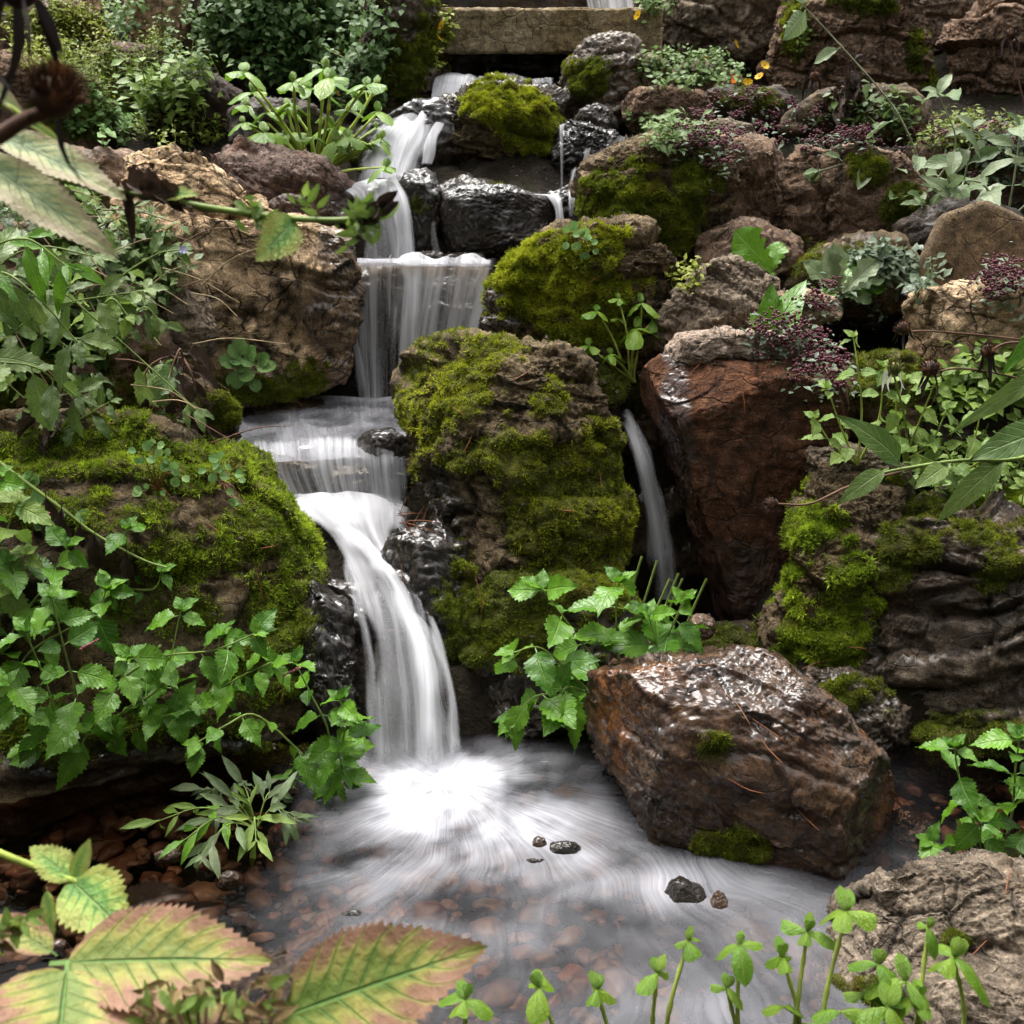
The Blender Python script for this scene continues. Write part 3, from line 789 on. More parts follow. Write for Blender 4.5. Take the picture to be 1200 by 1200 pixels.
rock('boulder', 'mossy layered overhang rock above the side pool', [(680, 215), (690, 195), (730, 172), (790, 158), (830, 162), (850, 200), (850, 262), (842, 310), (790, 318), (730, 306), (690, 275)], 3.50, 'mossrock',
     depth=.85, sub=7, box=.6, amp=.11, rough=.014, strata=((-.1, .1, 1), .11, .05), moss=[(750, 235, 65, 40), (720, 250, 45, 30), (790, 265, 40, 40), (800, 210, 40, 30)], moss_kind='dark', moss_dens=340000, moss_len=.011)
rock('boulder', 'low mossy boulder right of the water curtain', [(572, 330), (590, 300), (640, 280), (690, 264), (740, 272), (800, 300), (810, 360), (790, 420), (720, 455), (640, 450), (580, 420), (566, 380)], 3.18, 'mossrock',
     depth=.75, sub=7, box=.6, amp=.12, rough=.014, strata=((.1, .1, 1), .11, .035), moss=[(640, 320, 75, 40), (690, 290, 60, 30), (620, 360, 50, 30), (710, 340, 60, 40), (680, 390, 80, 20)], moss_kind='olive', moss_dens=380000, moss_len=.011,
     wetspots=[(580, 380, 30, 80)])
rock('rock', 'brown gullied rock left of the split in the upper right wall', [(812, 175), (840, 158), (880, 156), (910, 170), (916, 230), (912, 300), (880, 330), (835, 322), (818, 270)], 3.62, 'brown', depth=.9, sub=6, amp=.12, rough=.014, strata=((1, .2, .2), .13, .02), box=.55)
rock('rock', 'dark brown block with a slanting seam in the upper right wall', [(908, 190), (930, 178), (970, 178), (985, 240), (975, 300), (940, 312), (912, 300), (906, 240)], 3.58, 'brown', depth=.8, sub=6, amp=.10, rough=.012, box=.5, moss=[(930, 285, 25, 16)], moss_kind='dark')
rock('boulder', 'broad brown rock face with moss on its upper edge', [(962, 185), (1000, 172), (1050, 182), (1080, 215), (1090, 260), (1060, 300), (1010, 310), (975, 290), (968, 235)], 3.5, 'brown', depth=.8, sub=6, amp=.09, rough=.012, box=.55,
     moss=[(1015, 200, 24, 18), (1062, 245, 24, 26)], moss_kind='dark')
rock('rock', 'pale grey folded rock behind the rust brown boulder', [(752, 410), (765, 375), (800, 325), (840, 304), (890, 306), (905, 340), (895, 390), (850, 415), (795, 425)], 3.05, 'grey', depth=.85, sub=6, amp=.10, rough=.012, strata=((.6, .1, 1), .06, .02), facets=[(-.3, -.8, .5, .75)])
rock('rock', 'smooth pink stone nestled in the purple stonecrop', [(898, 362), (915, 344), (950, 340), (980, 350), (988, 368), (960, 380), (915, 382)], 2.98, 'pink', depth=1, sub=5, amp=.07, rough=.005)
rock('boulder', 'tan squared block at the right edge above the seed heads', [(1066, 370), (1080, 345), (1130, 335), (1220, 330), (1290, 345), (1290, 480), (1180, 490), (1100, 470), (1075, 430)], 2.92, 'tan', depth=.8, sub=6, amp=.08, rough=.009, box=.5)
rock('rock', 'flat pale rock under the stonecrop at the right slope top', [(800, 170), (815, 148), (850, 140), (885, 150), (890, 165), (850, 175)], 3.85, 'grey', depth=1.2, sub=5, amp=.1)

# --- upper wall
rock('boulder', 'dark layered rock at the right end of the stone slab', [(655, 110), (662, 75), (690, 50), (720, 46), (745, 62), (752, 110), (740, 150), (700, 160), (668, 140)], 4.55, 'grey', depth=.9, sub=6, amp=.12, rough=.016, strata=((-.5, .1, 1), .07, .03), wet=.5, moss=[(690, 90, 30, 25)], moss_kind='dark')
rock('rock', 'small dark hump backed stone at the head of the thin trickle', [(668, 150), (680, 128), (700, 122), (720, 132), (726, 160), (700, 166)], 4.3, 'black', depth=.9, sub=5, amp=.1, wet=.7)
rock('rock', 'squared pinkish brown stone under the yellow flowers', [(732, 112), (750, 106), (800, 104), (830, 112), (835, 150), (800, 162), (745, 160), (734, 140)], 4.35, 'brown', depth=.8, sub=6, amp=.07, box=.5, moss=[(770, 152, 40, 12)], moss_kind='dark')
rock('rock', 'grey layered stone beside the slab end', [(742, 72), (760, 62), (785, 70), (792, 100), (765, 106), (744, 98)], 4.5, 'grey', depth=.9, sub=5, amp=.1, strata=((.2, .1, 1), .06, .02))
rock('boulder', 'long pale layered wall rock above the yellow flowers', [(765, 60), (780, 10), (800, -40), (920, -40), (930, 20), (915, 70), (860, 80), (800, 75)], 5.3, 'grey', depth=.7, sub=6, amp=.10, rough=.02, strata=((.5, .1, 1), .10, .05))
rock('boulder', 'central wall rock fringed with moss along its edges', [(905, 80), (915, 20), (930, -40), (1060, -40), (1075, 40), (1095, 100), (1060, 130), (980, 130), (925, 115)], 5.0, 'brown', depth=.7, sub=7, amp=.10, rough=.02, strata=((.1, .1, 1), .13, .05),
     moss=[(1015, 2, 50, 16), (930, 30, 14, 45), (1070, 60, 16, 45), (1095, 100, 24, 16)], moss_kind='dark', moss_len=.011, moss_dens=260000)
rock('rock', 'pale ledge rock tucked behind the mossy wall rock', [(1055, 20), (1075, -10), (1130, -20), (1140, 40), (1120, 80), (1080, 70)], 5.3, 'grey', depth=.7, sub=6, amp=.12, rough=.018, strata=((.1, .1, 1), .10, .05))
rock('boulder', 'dark ridged cliff rock at the upper right corner', [(1095, 150), (1110, 80), (1130, 20), (1150, -50), (1290, -50), (1290, 150), (1200, 165), (1130, 160)], 4.9, 'brown', depth=.7, sub=7, amp=.12, rough=.022, strata=((.3, .2, 1), .11, .07))
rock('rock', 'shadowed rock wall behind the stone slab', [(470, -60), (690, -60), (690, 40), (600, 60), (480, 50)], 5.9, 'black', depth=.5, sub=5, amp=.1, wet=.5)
rock('rock', 'wet rock right of the far fall above the slab', [(740, -60), (860, -60), (850, 40), (770, 60), (738, 30)], 5.9, 'brown', depth=.5, sub=5, amp=.12, wet=.5)
rock('rock', 'added black backing rock that darkens the gap under the slab', [(490, 50), (560, 40), (680, 45), (710, 70), (690, 110), (560, 112), (500, 105)], 5.45, 'black', depth=.4, sub=5, amp=.1, wet=.9)  # black backing put in for the shade inside the gap
rock('rock', 'squat pale support stone under the left slab end', [(498, 60), (525, 60), (528, 95), (500, 98)], 4.95, 'brown', depth=.8, sub=5, amp=.06, box=.5)

# --- filler stones between the named ones: rubble that nothing but its place tells apart
FILL_LABELS = ['rubble stone tucked under the big clump of fleshy stems',
               'dark rubble stone left of the highest cascade',
               'wet rubble stone left of the second cascade',
               'rubble stone hidden behind the rounded black boulder',
               'rubble stone behind the bright dandelion leaf',
               'mossy rubble stone under the wavy leaved rosette',
               'rubble stone behind the six sided paver',
               'rubble stone below the right cliff rock under the grey leaved plant',
               'rubble stone carrying the blackened stalks',
               'mossy rubble stone under the orange and yellow flowers',
               'rubble stone behind the squared pinkish brown stone',
               'mossy rubble stone behind the lime nettles',
               'dark rubble stone under the tan squared block',
               'mossy rubble stone at the head of the side fall',
               'black rubble stone behind the side fall',
               'mossy rubble stone between rust brown boulder and amber boulder',
               'rubble stone under the near faded leaves by the cracked boulder',
               'rubble stone in the weeds left of the cracked boulder',
               'mossy rubble stone under the leafy green weed',
               'rubble stone under the yellow green weed carpet',
               'flat rubble stone at the back of the water shelf',
               'rubble stone between mossy boulder and side pool',
               'dark rubble stone behind the lush nettle clump']
fill = [(330, 150, 60, 34, 4.2), (440, 190, 40, 30, 4.25), (395, 300, 26, 34, 3.7), (560, 250, 60, 40, 3.95), (880, 300, 60, 40, 3.3), (1000, 330, 90, 50, 3.25), (1120, 300, 80, 60, 3.3),
        (1140, 210, 80, 60, 3.9), (1000, 140, 80, 34, 4.1), (880, 130, 60, 30, 4.4), (820, 110, 70, 34, 4.7), (1040, 470, 70, 60, 2.85), (1150, 520, 90, 60, 2.8), (760, 480, 60, 60, 3.1), (780, 640, 60, 90, 3.0), (860, 780, 80, 50, 2.5),
        (100, 220, 90, 50, 3.7), (40, 320, 80, 60, 3.3), (230, 130, 60, 40, 4.4), (60, 40, 80, 40, 5.0), (330, 490, 70, 26, 3.3), (700, 470, 40, 50, 2.98), (720, 800, 60, 60, 2.45)]
for k, (a, b, rx, ry, Y) in enumerate(fill):
    rock('rubble_stone', FILL_LABELS[k], ell(a, b, rx, ry, jag=.16), Y, ['black', 'brown', 'mossrock'][k % 3], depth=.8, sub=5, amp=.16, rough=.016,
         wet=.6 if 380 < a < 800 else .15, group='rubble stones wedged between the rocks', moss=[(a, b - ry * .4, rx * .8, ry * .5)] if k % 2 else (), moss_kind='dark', moss_dens=160000)

# stone slab bridge with a split face, and the six sided paver
def chiselled(name, label, cat, outline, thick, origin, axes, mat, jag, seg=0.02, seed=3):
    """Prism with subdivided faces; outline in local (u, v), extruded along w."""
    bm = bmesh.new()
    U, V, W = [Vector(a) for a in axes]
    vs = [bm.verts.new(U * u + V * v) for u, v in outline]
    fc = bm.faces.new(vs)
    r = bmesh.ops.extrude_face_region(bm, geom=[fc])
    bmesh.ops.translate(bm, verts=[g for g in r['geom'] if isinstance(g, bmesh.types.BMVert)], vec=W * thick)
    bmesh.ops.recalc_face_normals(bm, faces=bm.faces)
    bmesh.ops.bevel(bm, geom=list(bm.edges), offset=seg * .35, segments=1, affect='EDGES')
    bmesh.ops.triangulate(bm, faces=bm.faces)
    for _ in range(6):
        lg = [e for e in bm.edges if e.calc_length() > seg]
        if not lg: break
        bmesh.ops.subdivide_edges(bm, edges=lg, cuts=1)
        bmesh.ops.triangulate(bm, faces=bm.faces)
    v = np.array([x.co[:] for x in bm.verts])
    f = np.array([[q.index for q in x.verts] for x in bm.faces], np.int32)
    bm.free()
    n = vnormals(v, f)
    v = v + n * (jag * ridged(v * 9, 4, seed) + jag * .5 * ridged(v * 40, 3, seed + 1))[:, None]
    z = np.zeros(len(v))
    ROCK_BVH.append((v + np.asarray(origin), f))
    return add(name, mesh_np(name, v, f, [MAT[mat]], attrs={'moss': z, 'wet': z}), None, origin, label, cat)


sl, sr = P(500, 62, 4.78), P(775, 62, 4.78)
wd = sr[0] - sl[0]
chiselled('stone_slab', 'long ochre sandstone slab bridging the stream head', 'slab', [(0, 0), (wd, 0), (wd, .95), (0, .95)], .150, sl, ((1, 0, 0), (0, 1, 0), (0, 0, 1)), 'slab', .006, seed=9)
pv = [(1082, 300), (1103, 254), (1152, 238), (1207, 262), (1225, 300), (1215, 345), (1084, 345)]
po = P(1150, 345, 3.06)
mp_ = ((po - CAM) @ FW) / FPX
chiselled('paving_slab', 'brown six sided sandstone paver tilted up among the stonecrop', 'paver', [((x - 1150) * mp_, (345 - y) * mp_ * 1.03) for x, y in pv], .05, po, ((1, 0, 0), (0, .25, .968), (0, .968, -.25)), 'paver', .0008, seg=.03, seed=5)


# ================================================================ stream bed pebbles and pool stones
def pebble_mat():
    t = NT('stream_pebbles')
    co = t.n('TexCoord').outputs['Object']
    at = t.n('Attribute', attribute_name='tone').outputs['Fac']
    c = t.ramp(at, [(0, (0.03, 0.016, 0.010)), (.25, (0.11, 0.048, 0.028)), (.45, (0.06, 0.04, 0.028)), (.62, (0.17, 0.085, 0.055)), (.8, (0.08, 0.07, 0.062)), (1, (0.20, 0.14, 0.10))])
    c = t.mix(.7, c, t.ramp(t.noise(co, 60, 5, .7), [(.3, .4), (.7, 1.5)]), 'MULTIPLY')
    return t.surf(t.n('BsdfPrincipled', {'Base Color': c, 'Roughness': .45}).outputs[0])


v0, f0 = ico(3)
v0 = v0 * 1.0
VV, FF, TT = [], [], []
for k in range(2600):
    x, y = random.uniform(-1.3, 1.2), random.uniform(1.12, 2.35)
    s = random.choice([.006, .008, .011, .014, .018, .026]) * random.uniform(.7, 1.3)
    sc = np.array([random.uniform(.8, 1.5), random.uniform(.7, 1.2), random.uniform(.35, .7)]) * s
    a = random.uniform(0, 6.28)
    q = v0 * (1 + 0.45 * perlin(v0 * 1.3 + k * 3.1, 3))[:, None] * sc
    q = np.stack([q[:, 0] * math.cos(a) - q[:, 1] * math.sin(a), q[:, 0] * math.sin(a) + q[:, 1] * math.cos(a), q[:, 2]], 1)
    VV.append(q + np.array([x, y, -.10 + .02 * random.random() + sc[2] * .4]))
    FF.append(f0 + k * len(v0))
    TT.append(np.full(len(v0), random.random()))
add('stream_pebbles', mesh_np('stream_pebbles', np.concatenate(VV), np.concatenate(FF), [pebble_mat()], attrs={'tone': np.concatenate(TT)}), kind='stuff')

for (a, b, rx, ry, lab, mt) in [(663, 990, 20, 11, 'shiny black stone breaking the foam in midpool', 'black'), (632, 984, 10, 12, 'small brown stone next to the shiny black pool stone', 'brown'), (628, 1008, 14, 6, 'thin black flake of stone in the foam', 'black'),
                            (803, 1038, 26, 22, 'dark rounded stone where the foam curls beside the amber boulder', 'black'), (843, 1052, 13, 18, 'small brown egg shaped stone at the foot of the amber boulder', 'amber'),
                            (412, 1070, 14, 8, 'black stone just breaking the grey rapids', 'black'), (196, 998, 16, 10, 'wet brown pebble by the floating weed', 'amber'), (268, 1025, 17, 11, 'wet dark pebble below the floating weed', 'brown'), (60, 1105, 20, 10, 'wet brown stone in the still corner of the pool', 'amber')]:
    yy = Pz(a, b + ry * .6, 0)[1]
    o = rock('pool_stone', lab, ell(a, b, rx, ry, jag=.1), yy + .01, mt, depth=1.0, sub=5, amp=.08, rough=.003, block=.04, wet=1, cat='stone')
    o.location.z -= ry * .0011


# ================================================================ water
def water_mat(name, lo, hi, opac, su=70, sv=2.0, tint=(0.74, 0.74, 0.77)):
    t = NT(name)
    uv = t.n('UVMap').outputs[0]
    m1 = t.n('Mapping', {'Vector': uv, 'Scale': (su, sv, 1)}).outputs[0]
    m2 = t.n('Mapping', {'Vector': uv, 'Scale': (su * .27, sv * .6, 1), 'Location': (3.3, 1.7, 0)}).outputs[0]
    s = t.math('ADD', t.math('MULTIPLY', t.noise(m1, 1, 3, .55, .15), .42), t.math('MULTIPLY', t.noise(m2, 1, 3, .5, .2), .58))
    dn = t.n('Attribute', attribute_name='dens').outputs['Fac']
    a = t.math('ADD', t.maprange(s, lo, hi), t.math('SUBTRACT', t.math('MULTIPLY', dn, 1.6), 1.0))
    a = t.math('MULTIPLY', t.math('MULTIPLY', t.math('MAXIMUM', a, 0.0), dn), opac, True)
    d = t.n('BsdfDiffuse', {'Color': (*tint, 1)})
    tr = t.n('BsdfTranslucent', {'Color': (*tint, 1)})
    w = t.n('MixShader', {0: .4, 1: d.outputs[0], 2: tr.outputs[0]}).outputs[0]
    return t.surf(t.n('MixShader', {0: a, 1: t.n('BsdfTransparent').outputs[0], 2: w}).outputs[0])


WF = water_mat('silky_white_water', .38, .70, .92, su=100)
WV = water_mat('thin_water_veil', .44, .74, .62)
WS = water_mat('soft_water_slide', .34, .70, .92, su=38, sv=2.0)


def fall(label_mat, secs, bulge=.02, nu=26, nv=60, d0=1.0, d1=1.0, f0=.0, f1=.0, edge=.14, off=0.0, ridge=.008, seed=1, clump=.32, lip=.016):
    """Sheet of falling water through left/right bank points given as (left px, py, Y, right px, py, Y)."""
    Ls = spline([P(*s[:3]) for s in secs], nv)
    Rs = spline([P(*s[3:]) for s in secs], nv)
    u = np.linspace(0, 1, nu)
    g = Ls[:, None] * (1 - u)[None, :, None] + Rs[:, None] * u[None, :, None]
    flow = norm(np.gradient((Ls + Rs) / 2, axis=0))
    acr = norm(Rs - Ls)
    nr = norm(np.cross(acr, flow))
    nr = np.where(((CAM - (Ls + Rs) / 2) * nr).sum(1, keepdims=True) < 0, -nr, nr)
    prof = bulge * (1 - (2 * u - 1) ** 2)
    wid = np.linalg.norm(Rs - Ls, axis=1)
    leng = np.concatenate([[0], np.cumsum(np.linalg.norm(np.diff((Ls + Rs) / 2, axis=0), axis=1))])
    uu = np.broadcast_to(u * wid.mean(), (nv, nu))
    vv = np.broadcast_to(leng[:, None], (nv, nu))
    rid = ridge * (perlin(np.stack([uu.ravel() * 32, vv.ravel() * 2.5, np.full(uu.size, seed)], 1), seed)).reshape(nv, nu)
    g = g + nr[:, None] * (prof[None, :, None] + rid[..., None] + off)
    t = np.linspace(0, 1, nv)
    en = perlin(np.stack([t * leng[-1] * 9, np.full(nv, seed * 1.7), np.zeros(nv)], 1), seed + 3) * .9 + 1.0
    en2 = perlin(np.stack([t * leng[-1] * 9, np.full(nv, seed * 2.9), np.zeros(nv)], 1), seed + 4) * .9 + 1.0
    e = smooth(0, 1, u[None] / (edge * en[:, None])) * smooth(0, 1, (1 - u[None]) / (edge * en2[:, None]))
    dl = d0 + (d1 - d0) * t
    if f0: dl = dl * smooth(0, f0, t)
    if f1: dl = dl * smooth(0, f1, 1 - t)
    cl = perlin(np.stack([u * wid.mean() * 16, np.full(nu, seed * 3.1), np.zeros(nu)], 1), seed + 6)
    cl2 = perlin(np.stack([np.broadcast_to(u * wid.mean() * 22, (nv, nu)).ravel(), np.broadcast_to((leng * 3)[:, None], (nv, nu)).ravel(), np.full(nu * nv, seed * 1.1)], 1), seed + 8).reshape(nv, nu)
    dens = np.clip(dl[:, None] * e * (1 + clump * (cl[None] * .8 + cl2 * .6)), 0, 1)
    g[..., 2] += (lip * perlin(np.stack([u * wid.mean() * 13, np.full(nu, seed * 2.3), np.zeros(nu)], 1), seed + 7))[None] * np.exp(-leng / .10)[:, None]
    ix = np.arange(nu * nv).reshape(nv, nu)
    fc = np.stack([ix[:-1, :-1], ix[:-1, 1:], ix[1:, 1:], ix[1:, :-1]], -1).reshape(-1, 4)
    uvs = np.stack([uu.ravel() + seed * 1.37, vv.ravel()], 1)
    return g.reshape(-1, 3), fc, dens.ravel(), uvs


def waterfall(mat_layers):
    V, F, D, U, n = [], [], [], [], 0
    me_parts = []
    for (mt, kw) in mat_layers:
        me_parts.append((mt, fall(mt, **kw)))
    mats = []
    for mt, (v, f, d, u) in me_parts:
        V.append(v); F.append(f + n); D.append(d); U.append(u); n += len(v)
        mats.append((mt, len(f)))
    me = mesh_np('waterfall', np.concatenate(V), np.concatenate(F), list(dict.fromkeys(m for m, _ in mats)), attrs={'dens': np.concatenate(D)}, uv=np.concatenate(U))
    order = list(dict.fromkeys(m for m, _ in mats))
    me.polygons.foreach_set('material_index', np.concatenate([np.full(c, order.index(m), np.int32) for m, c in mats]))
    return add('waterfall', me, kind='structure')


# lowest chute and plunge
plunge = [(330, 588, 2.80, 478, 590, 2.80), (368, 622, 2.68, 472, 640, 2.68), (392, 655, 2.55, 486, 690, 2.52), (405, 692, 2.42, 508, 722, 2.40), (414, 730, 2.29, 526, 765, 2.29), (424, 805, 2.17, 541, 840, 2.17), (428, 870, 2.10, 549, 885, 2.10), (425, 925, 2.05, 556, 925, 2.05)]
pl2 = [(350, 586, 2.78, 440, 588, 2.78), (376, 618, 2.66, 440, 632, 2.66), (400, 655, 2.52, 470, 680, 2.50), (420, 690, 2.39, 492, 712, 2.38), (432, 730, 2.27, 512, 755, 2.27), (446, 805, 2.15, 530, 830, 2.15), (450, 930, 2.04, 540, 930, 2.04)]
st1 = [(372, 625, 2.66, 430, 636, 2.66), (398, 655, 2.52, 456, 676, 2.50), (424, 690, 2.38, 482, 708, 2.38), (446, 735, 2.25, 500, 752, 2.26), (468, 810, 2.14, 520, 825, 2.14), (476, 925, 2.03, 534, 925, 2.03)]
st2 = [(388, 650, 2.55, 408, 656, 2.55), (403, 690, 2.42, 424, 694, 2.41), (412, 735, 2.28, 434, 740, 2.28), (422, 810, 2.16, 446, 815, 2.16), (424, 915, 2.05, 452, 915, 2.05)]
st3 = [(458, 685, 2.49, 484, 694, 2.49), (480, 712, 2.37, 504, 720, 2.37), (500, 755, 2.26, 522, 765, 2.26), (516, 830, 2.14, 538, 838, 2.14), (524, 915, 2.05, 550, 915, 2.05)]
waterfall([(WS, dict(secs=plunge, bulge=.035, d0=.86, d1=.76, seed=2, clump=.2, edge=.2, nv=90, f1=.12)), (WS, dict(secs=st1, bulge=.03, d0=.9, d1=.86, seed=5, edge=.45, off=.025, nv=90, f0=.15, f1=.14)),
           (WS, dict(secs=st2, bulge=.012, d0=.66, d1=.58, seed=51, edge=.42, off=.012, nv=90, f0=.15, f1=.14)), (WS, dict(secs=st3, bulge=.012, d0=.66, d1=.58, seed=53, edge=.42, off=.012, nv=90, f0=.15, f1=.14)),
           (WV, dict(secs=plunge, bulge=.06, d0=.5, d1=.7, seed=8, edge=.3, off=.01, nv=90, f0=.3, f1=.12))])
spl = [(432, 850, 2.10, 552, 850, 2.10), (418, 895, 2.05, 580, 890, 2.05), (400, 935, 2.00, 620, 930, 2.00), (380, 965, 1.94, 650, 960, 1.94)]
waterfall([(WV, dict(secs=spl, bulge=.04, d0=.8, d1=.75, seed=41, edge=.45, f0=.6, f1=.6, clump=.15))])
# lower cascade over the shelf lip
lip5 = [(284, 515, 2.98, 482, 508, 2.98), (284, 528, 2.93, 482, 520, 2.95), (288, 545, 2.88, 482, 535, 2.88), (300, 570, 2.845, 482, 565, 2.85), (318, 596, 2.82, 482, 596, 2.83)]
waterfall([(WF, dict(secs=lip5, bulge=.02, d0=.74, d1=.76, seed=3, edge=.06, f0=.25)), (WV, dict(secs=lip5, bulge=.025, d0=.6, d1=.66, seed=13, edge=.1, off=.012, f0=.5))])
# foot of the cascade: white slide between cascade and chute
foot = [(310, 585, 2.84, 490, 588, 2.84), (325, 600, 2.78, 490, 604, 2.80), (350, 622, 2.70, 478, 640, 2.72)]
waterfall([(WS, dict(secs=foot, bulge=.015, d0=.95, d1=.85, seed=21, f1=.3, edge=.12))])
side = [(432, 640, 2.70, 470, 640, 2.70), (428, 660, 2.62, 462, 665, 2.62), (425, 680, 2.55, 452, 685, 2.55)]
waterfall([(WS, dict(secs=side, bulge=.02, d0=.9, d1=.9, seed=31, edge=.3, f0=.2, f1=.3))])
# water curtain
cur = [(402, 307, 3.50, 578, 307, 3.50), (402, 311, 3.445, 578, 311, 3.445), (403, 330, 3.41, 572, 330, 3.41), (407, 390, 3.39, 562, 390, 3.39), (414, 466, 3.37, 545, 466, 3.37)]
cu2 = [(455, 308, 3.49, 578, 308, 3.49), (455, 313, 3.435, 577, 313, 3.44), (455, 340, 3.40, 566, 340, 3.40), (452, 400, 3.38, 548, 400, 3.38), (446, 468, 3.36, 535, 468, 3.36)]
waterfall([(WF, dict(secs=cur, bulge=.008, d0=.80, d1=.74, seed=4, edge=.08, nu=56, clump=.5, lip=.035)), (WF, dict(secs=cu2, bulge=.012, d0=.78, d1=.70, seed=6, edge=.15, off=.010, nu=56, clump=.5, lip=.035)),
           (WS, dict(secs=[(462, 308, 3.47, 506, 308, 3.47), (464, 316, 3.42, 504, 316, 3.42), (464, 380, 3.37, 500, 380, 3.37), (460, 468, 3.35, 498, 468, 3.35)], bulge=.008, d0=.8, d1=.85, seed=81, edge=.4, off=.02)),
           (WS, dict(secs=[(402, 309, 3.46, 424, 309, 3.46), (403, 340, 3.41, 420, 340, 3.41), (408, 400, 3.38, 424, 400, 3.38), (420, 468, 3.36, 444, 468, 3.36)], bulge=.005, d0=.85, d1=.8, seed=83, edge=.4, off=.012)),
           (WS, dict(secs=[(560, 309, 3.46, 580, 309, 3.46), (552, 340, 3.41, 574, 340, 3.41), (536, 400, 3.38, 560, 400, 3.38), (516, 468, 3.36, 546, 468, 3.36)], bulge=.005, d0=.85, d1=.75, seed=85, edge=.4, off=.012))])
# second narrow cascade
n2 = [(392, 222, 3.78, 466, 214, 3.78), (408, 230, 3.70, 474, 220, 3.70), (414, 250, 3.64, 484, 242, 3.64), (420, 280, 3.60, 491, 278, 3.60), (422, 308, 3.57, 494, 308, 3.57)]
waterfall([(WS, dict(secs=n2, bulge=.02, d0=.85, d1=.75, seed=7, edge=.15)), (WF, dict(secs=[(448, 222, 3.72, 470, 216, 3.74), (452, 245, 3.62, 484, 240, 3.64), (456, 280, 3.58, 492, 280, 3.59), (456, 308, 3.56, 494, 308, 3.56)], bulge=.02, d0=.95, d1=.85, seed=17, edge=.3, off=.01))])
waterfall([(WV, dict(secs=[(504, 250, 3.63, 514, 250, 3.63), (500, 275, 3.61, 516, 275, 3.61), (500, 308, 3.58, 525, 308, 3.58)], bulge=.01, d0=.9, d1=.8, seed=71, edge=.35, f0=.3))])
# highest cascade over the ledges
for sc_, sd2, dd in [([(470, 138, 4.25, 500, 132, 4.25), (440, 158, 4.08, 490, 160, 4.08), (425, 185, 3.95, 470, 190, 3.95), (420, 216, 3.86, 468, 216, 3.86)], 9, .9),
                     ([(486, 140, 4.20, 508, 134, 4.20), (470, 165, 4.05, 500, 165, 4.05), (452, 195, 3.92, 482, 200, 3.92), (446, 216, 3.85, 480, 216, 3.85)], 10, .9),
                     ([(506, 152, 4.12, 524, 146, 4.14), (496, 170, 4.02, 516, 168, 4.02), (490, 200, 3.95, 508, 200, 3.95)], 11, .9)]:
    waterfall([(WS, dict(secs=sc_, bulge=.02, d0=dd, d1=.85, seed=sd2, edge=.25, f1=.1))])
waterfall([(WV, dict(secs=[(452, 142, 4.22, 522, 136, 4.24), (428, 165, 4.05, 512, 165, 4.05), (418, 190, 3.93, 500, 195, 3.93), (414, 218, 3.84, 492, 218, 3.84)], bulge=.02, d0=.95, d1=.95, seed=61, edge=.15)),
           (WV, dict(secs=[(440, 150, 4.15, 500, 142, 4.18), (422, 172, 4.0, 480, 172, 4.0), (416, 218, 3.83, 476, 218, 3.83)], bulge=.03, d0=.95, d1=.95, seed=63, edge=.2))])
# the first drop under the slab
waterfall([(WF, dict(secs=[(508, 92, 4.78, 565, 92, 4.78), (507, 96, 4.66, 563, 96, 4.66), (503, 112, 4.60, 556, 112, 4.60), (498, 136, 4.55, 536, 134, 4.55)], bulge=.02, d0=.9, d1=.85, seed=12, edge=.06)),
           (WV, dict(secs=[(508, 95, 4.70, 565, 95, 4.68), (502, 112, 4.58, 556, 112, 4.58), (498, 136, 4.53, 536, 134, 4.53)], bulge=.02, d0=.8, d1=.8, seed=92, edge=.1))])
waterfall([(WF, dict(secs=[(612, 94, 4.72, 652, 92, 4.72), (618, 97, 4.60, 652, 95, 4.60), (622, 106, 4.52, 650, 106, 4.52)], bulge=.01, d0=.85, d1=.7, seed=14, edge=.2, f1=.3))])
waterfall([(WV, dict(secs=[(556, 92, 4.74, 625, 92, 4.74), (556, 96, 4.62, 625, 96, 4.62), (556, 103, 4.55, 622, 103, 4.55)], bulge=.01, d0=.9, d1=.8, seed=114, edge=.1, f1=.3))])
# thin trickles on the right
waterfall([(WF, dict(secs=[(652, 147, 4.13, 668, 147, 4.13), (654, 152, 4.05, 664, 152, 4.05), (655, 185, 4.02, 662, 185, 4.02), (655, 222, 4.0, 661, 222, 4.0)], bulge=.006, d0=1, d1=.8, seed=15, edge=.3))])
waterfall([(WF, dict(secs=[(612, 228, 3.72, 655, 228, 3.78), (636, 232, 3.60, 660, 232, 3.60), (648, 250, 3.55, 662, 246, 3.55), (648, 284, 3.52, 663, 284, 3.52)], bulge=.008, d0=.9, d1=.85, seed=16, edge=.25))])
waterfall([(WF, dict(secs=[(664, 230, 3.66, 678, 228, 3.66), (664, 240, 3.58, 676, 238, 3.58), (664, 270, 3.54, 674, 270, 3.54)], bulge=.006, d0=.9, d1=.7, seed=18, edge=.3, f1=.3))])
waterfall([(WF, dict(secs=[(716, 162, 4.05, 736, 160, 4.05), (706, 172, 4.0, 734, 170, 4.0), (690, 190, 3.95, 724, 188, 3.95)], bulge=.006, d0=.7, d1=.6, seed=19, edge=.3, f1=.4))])
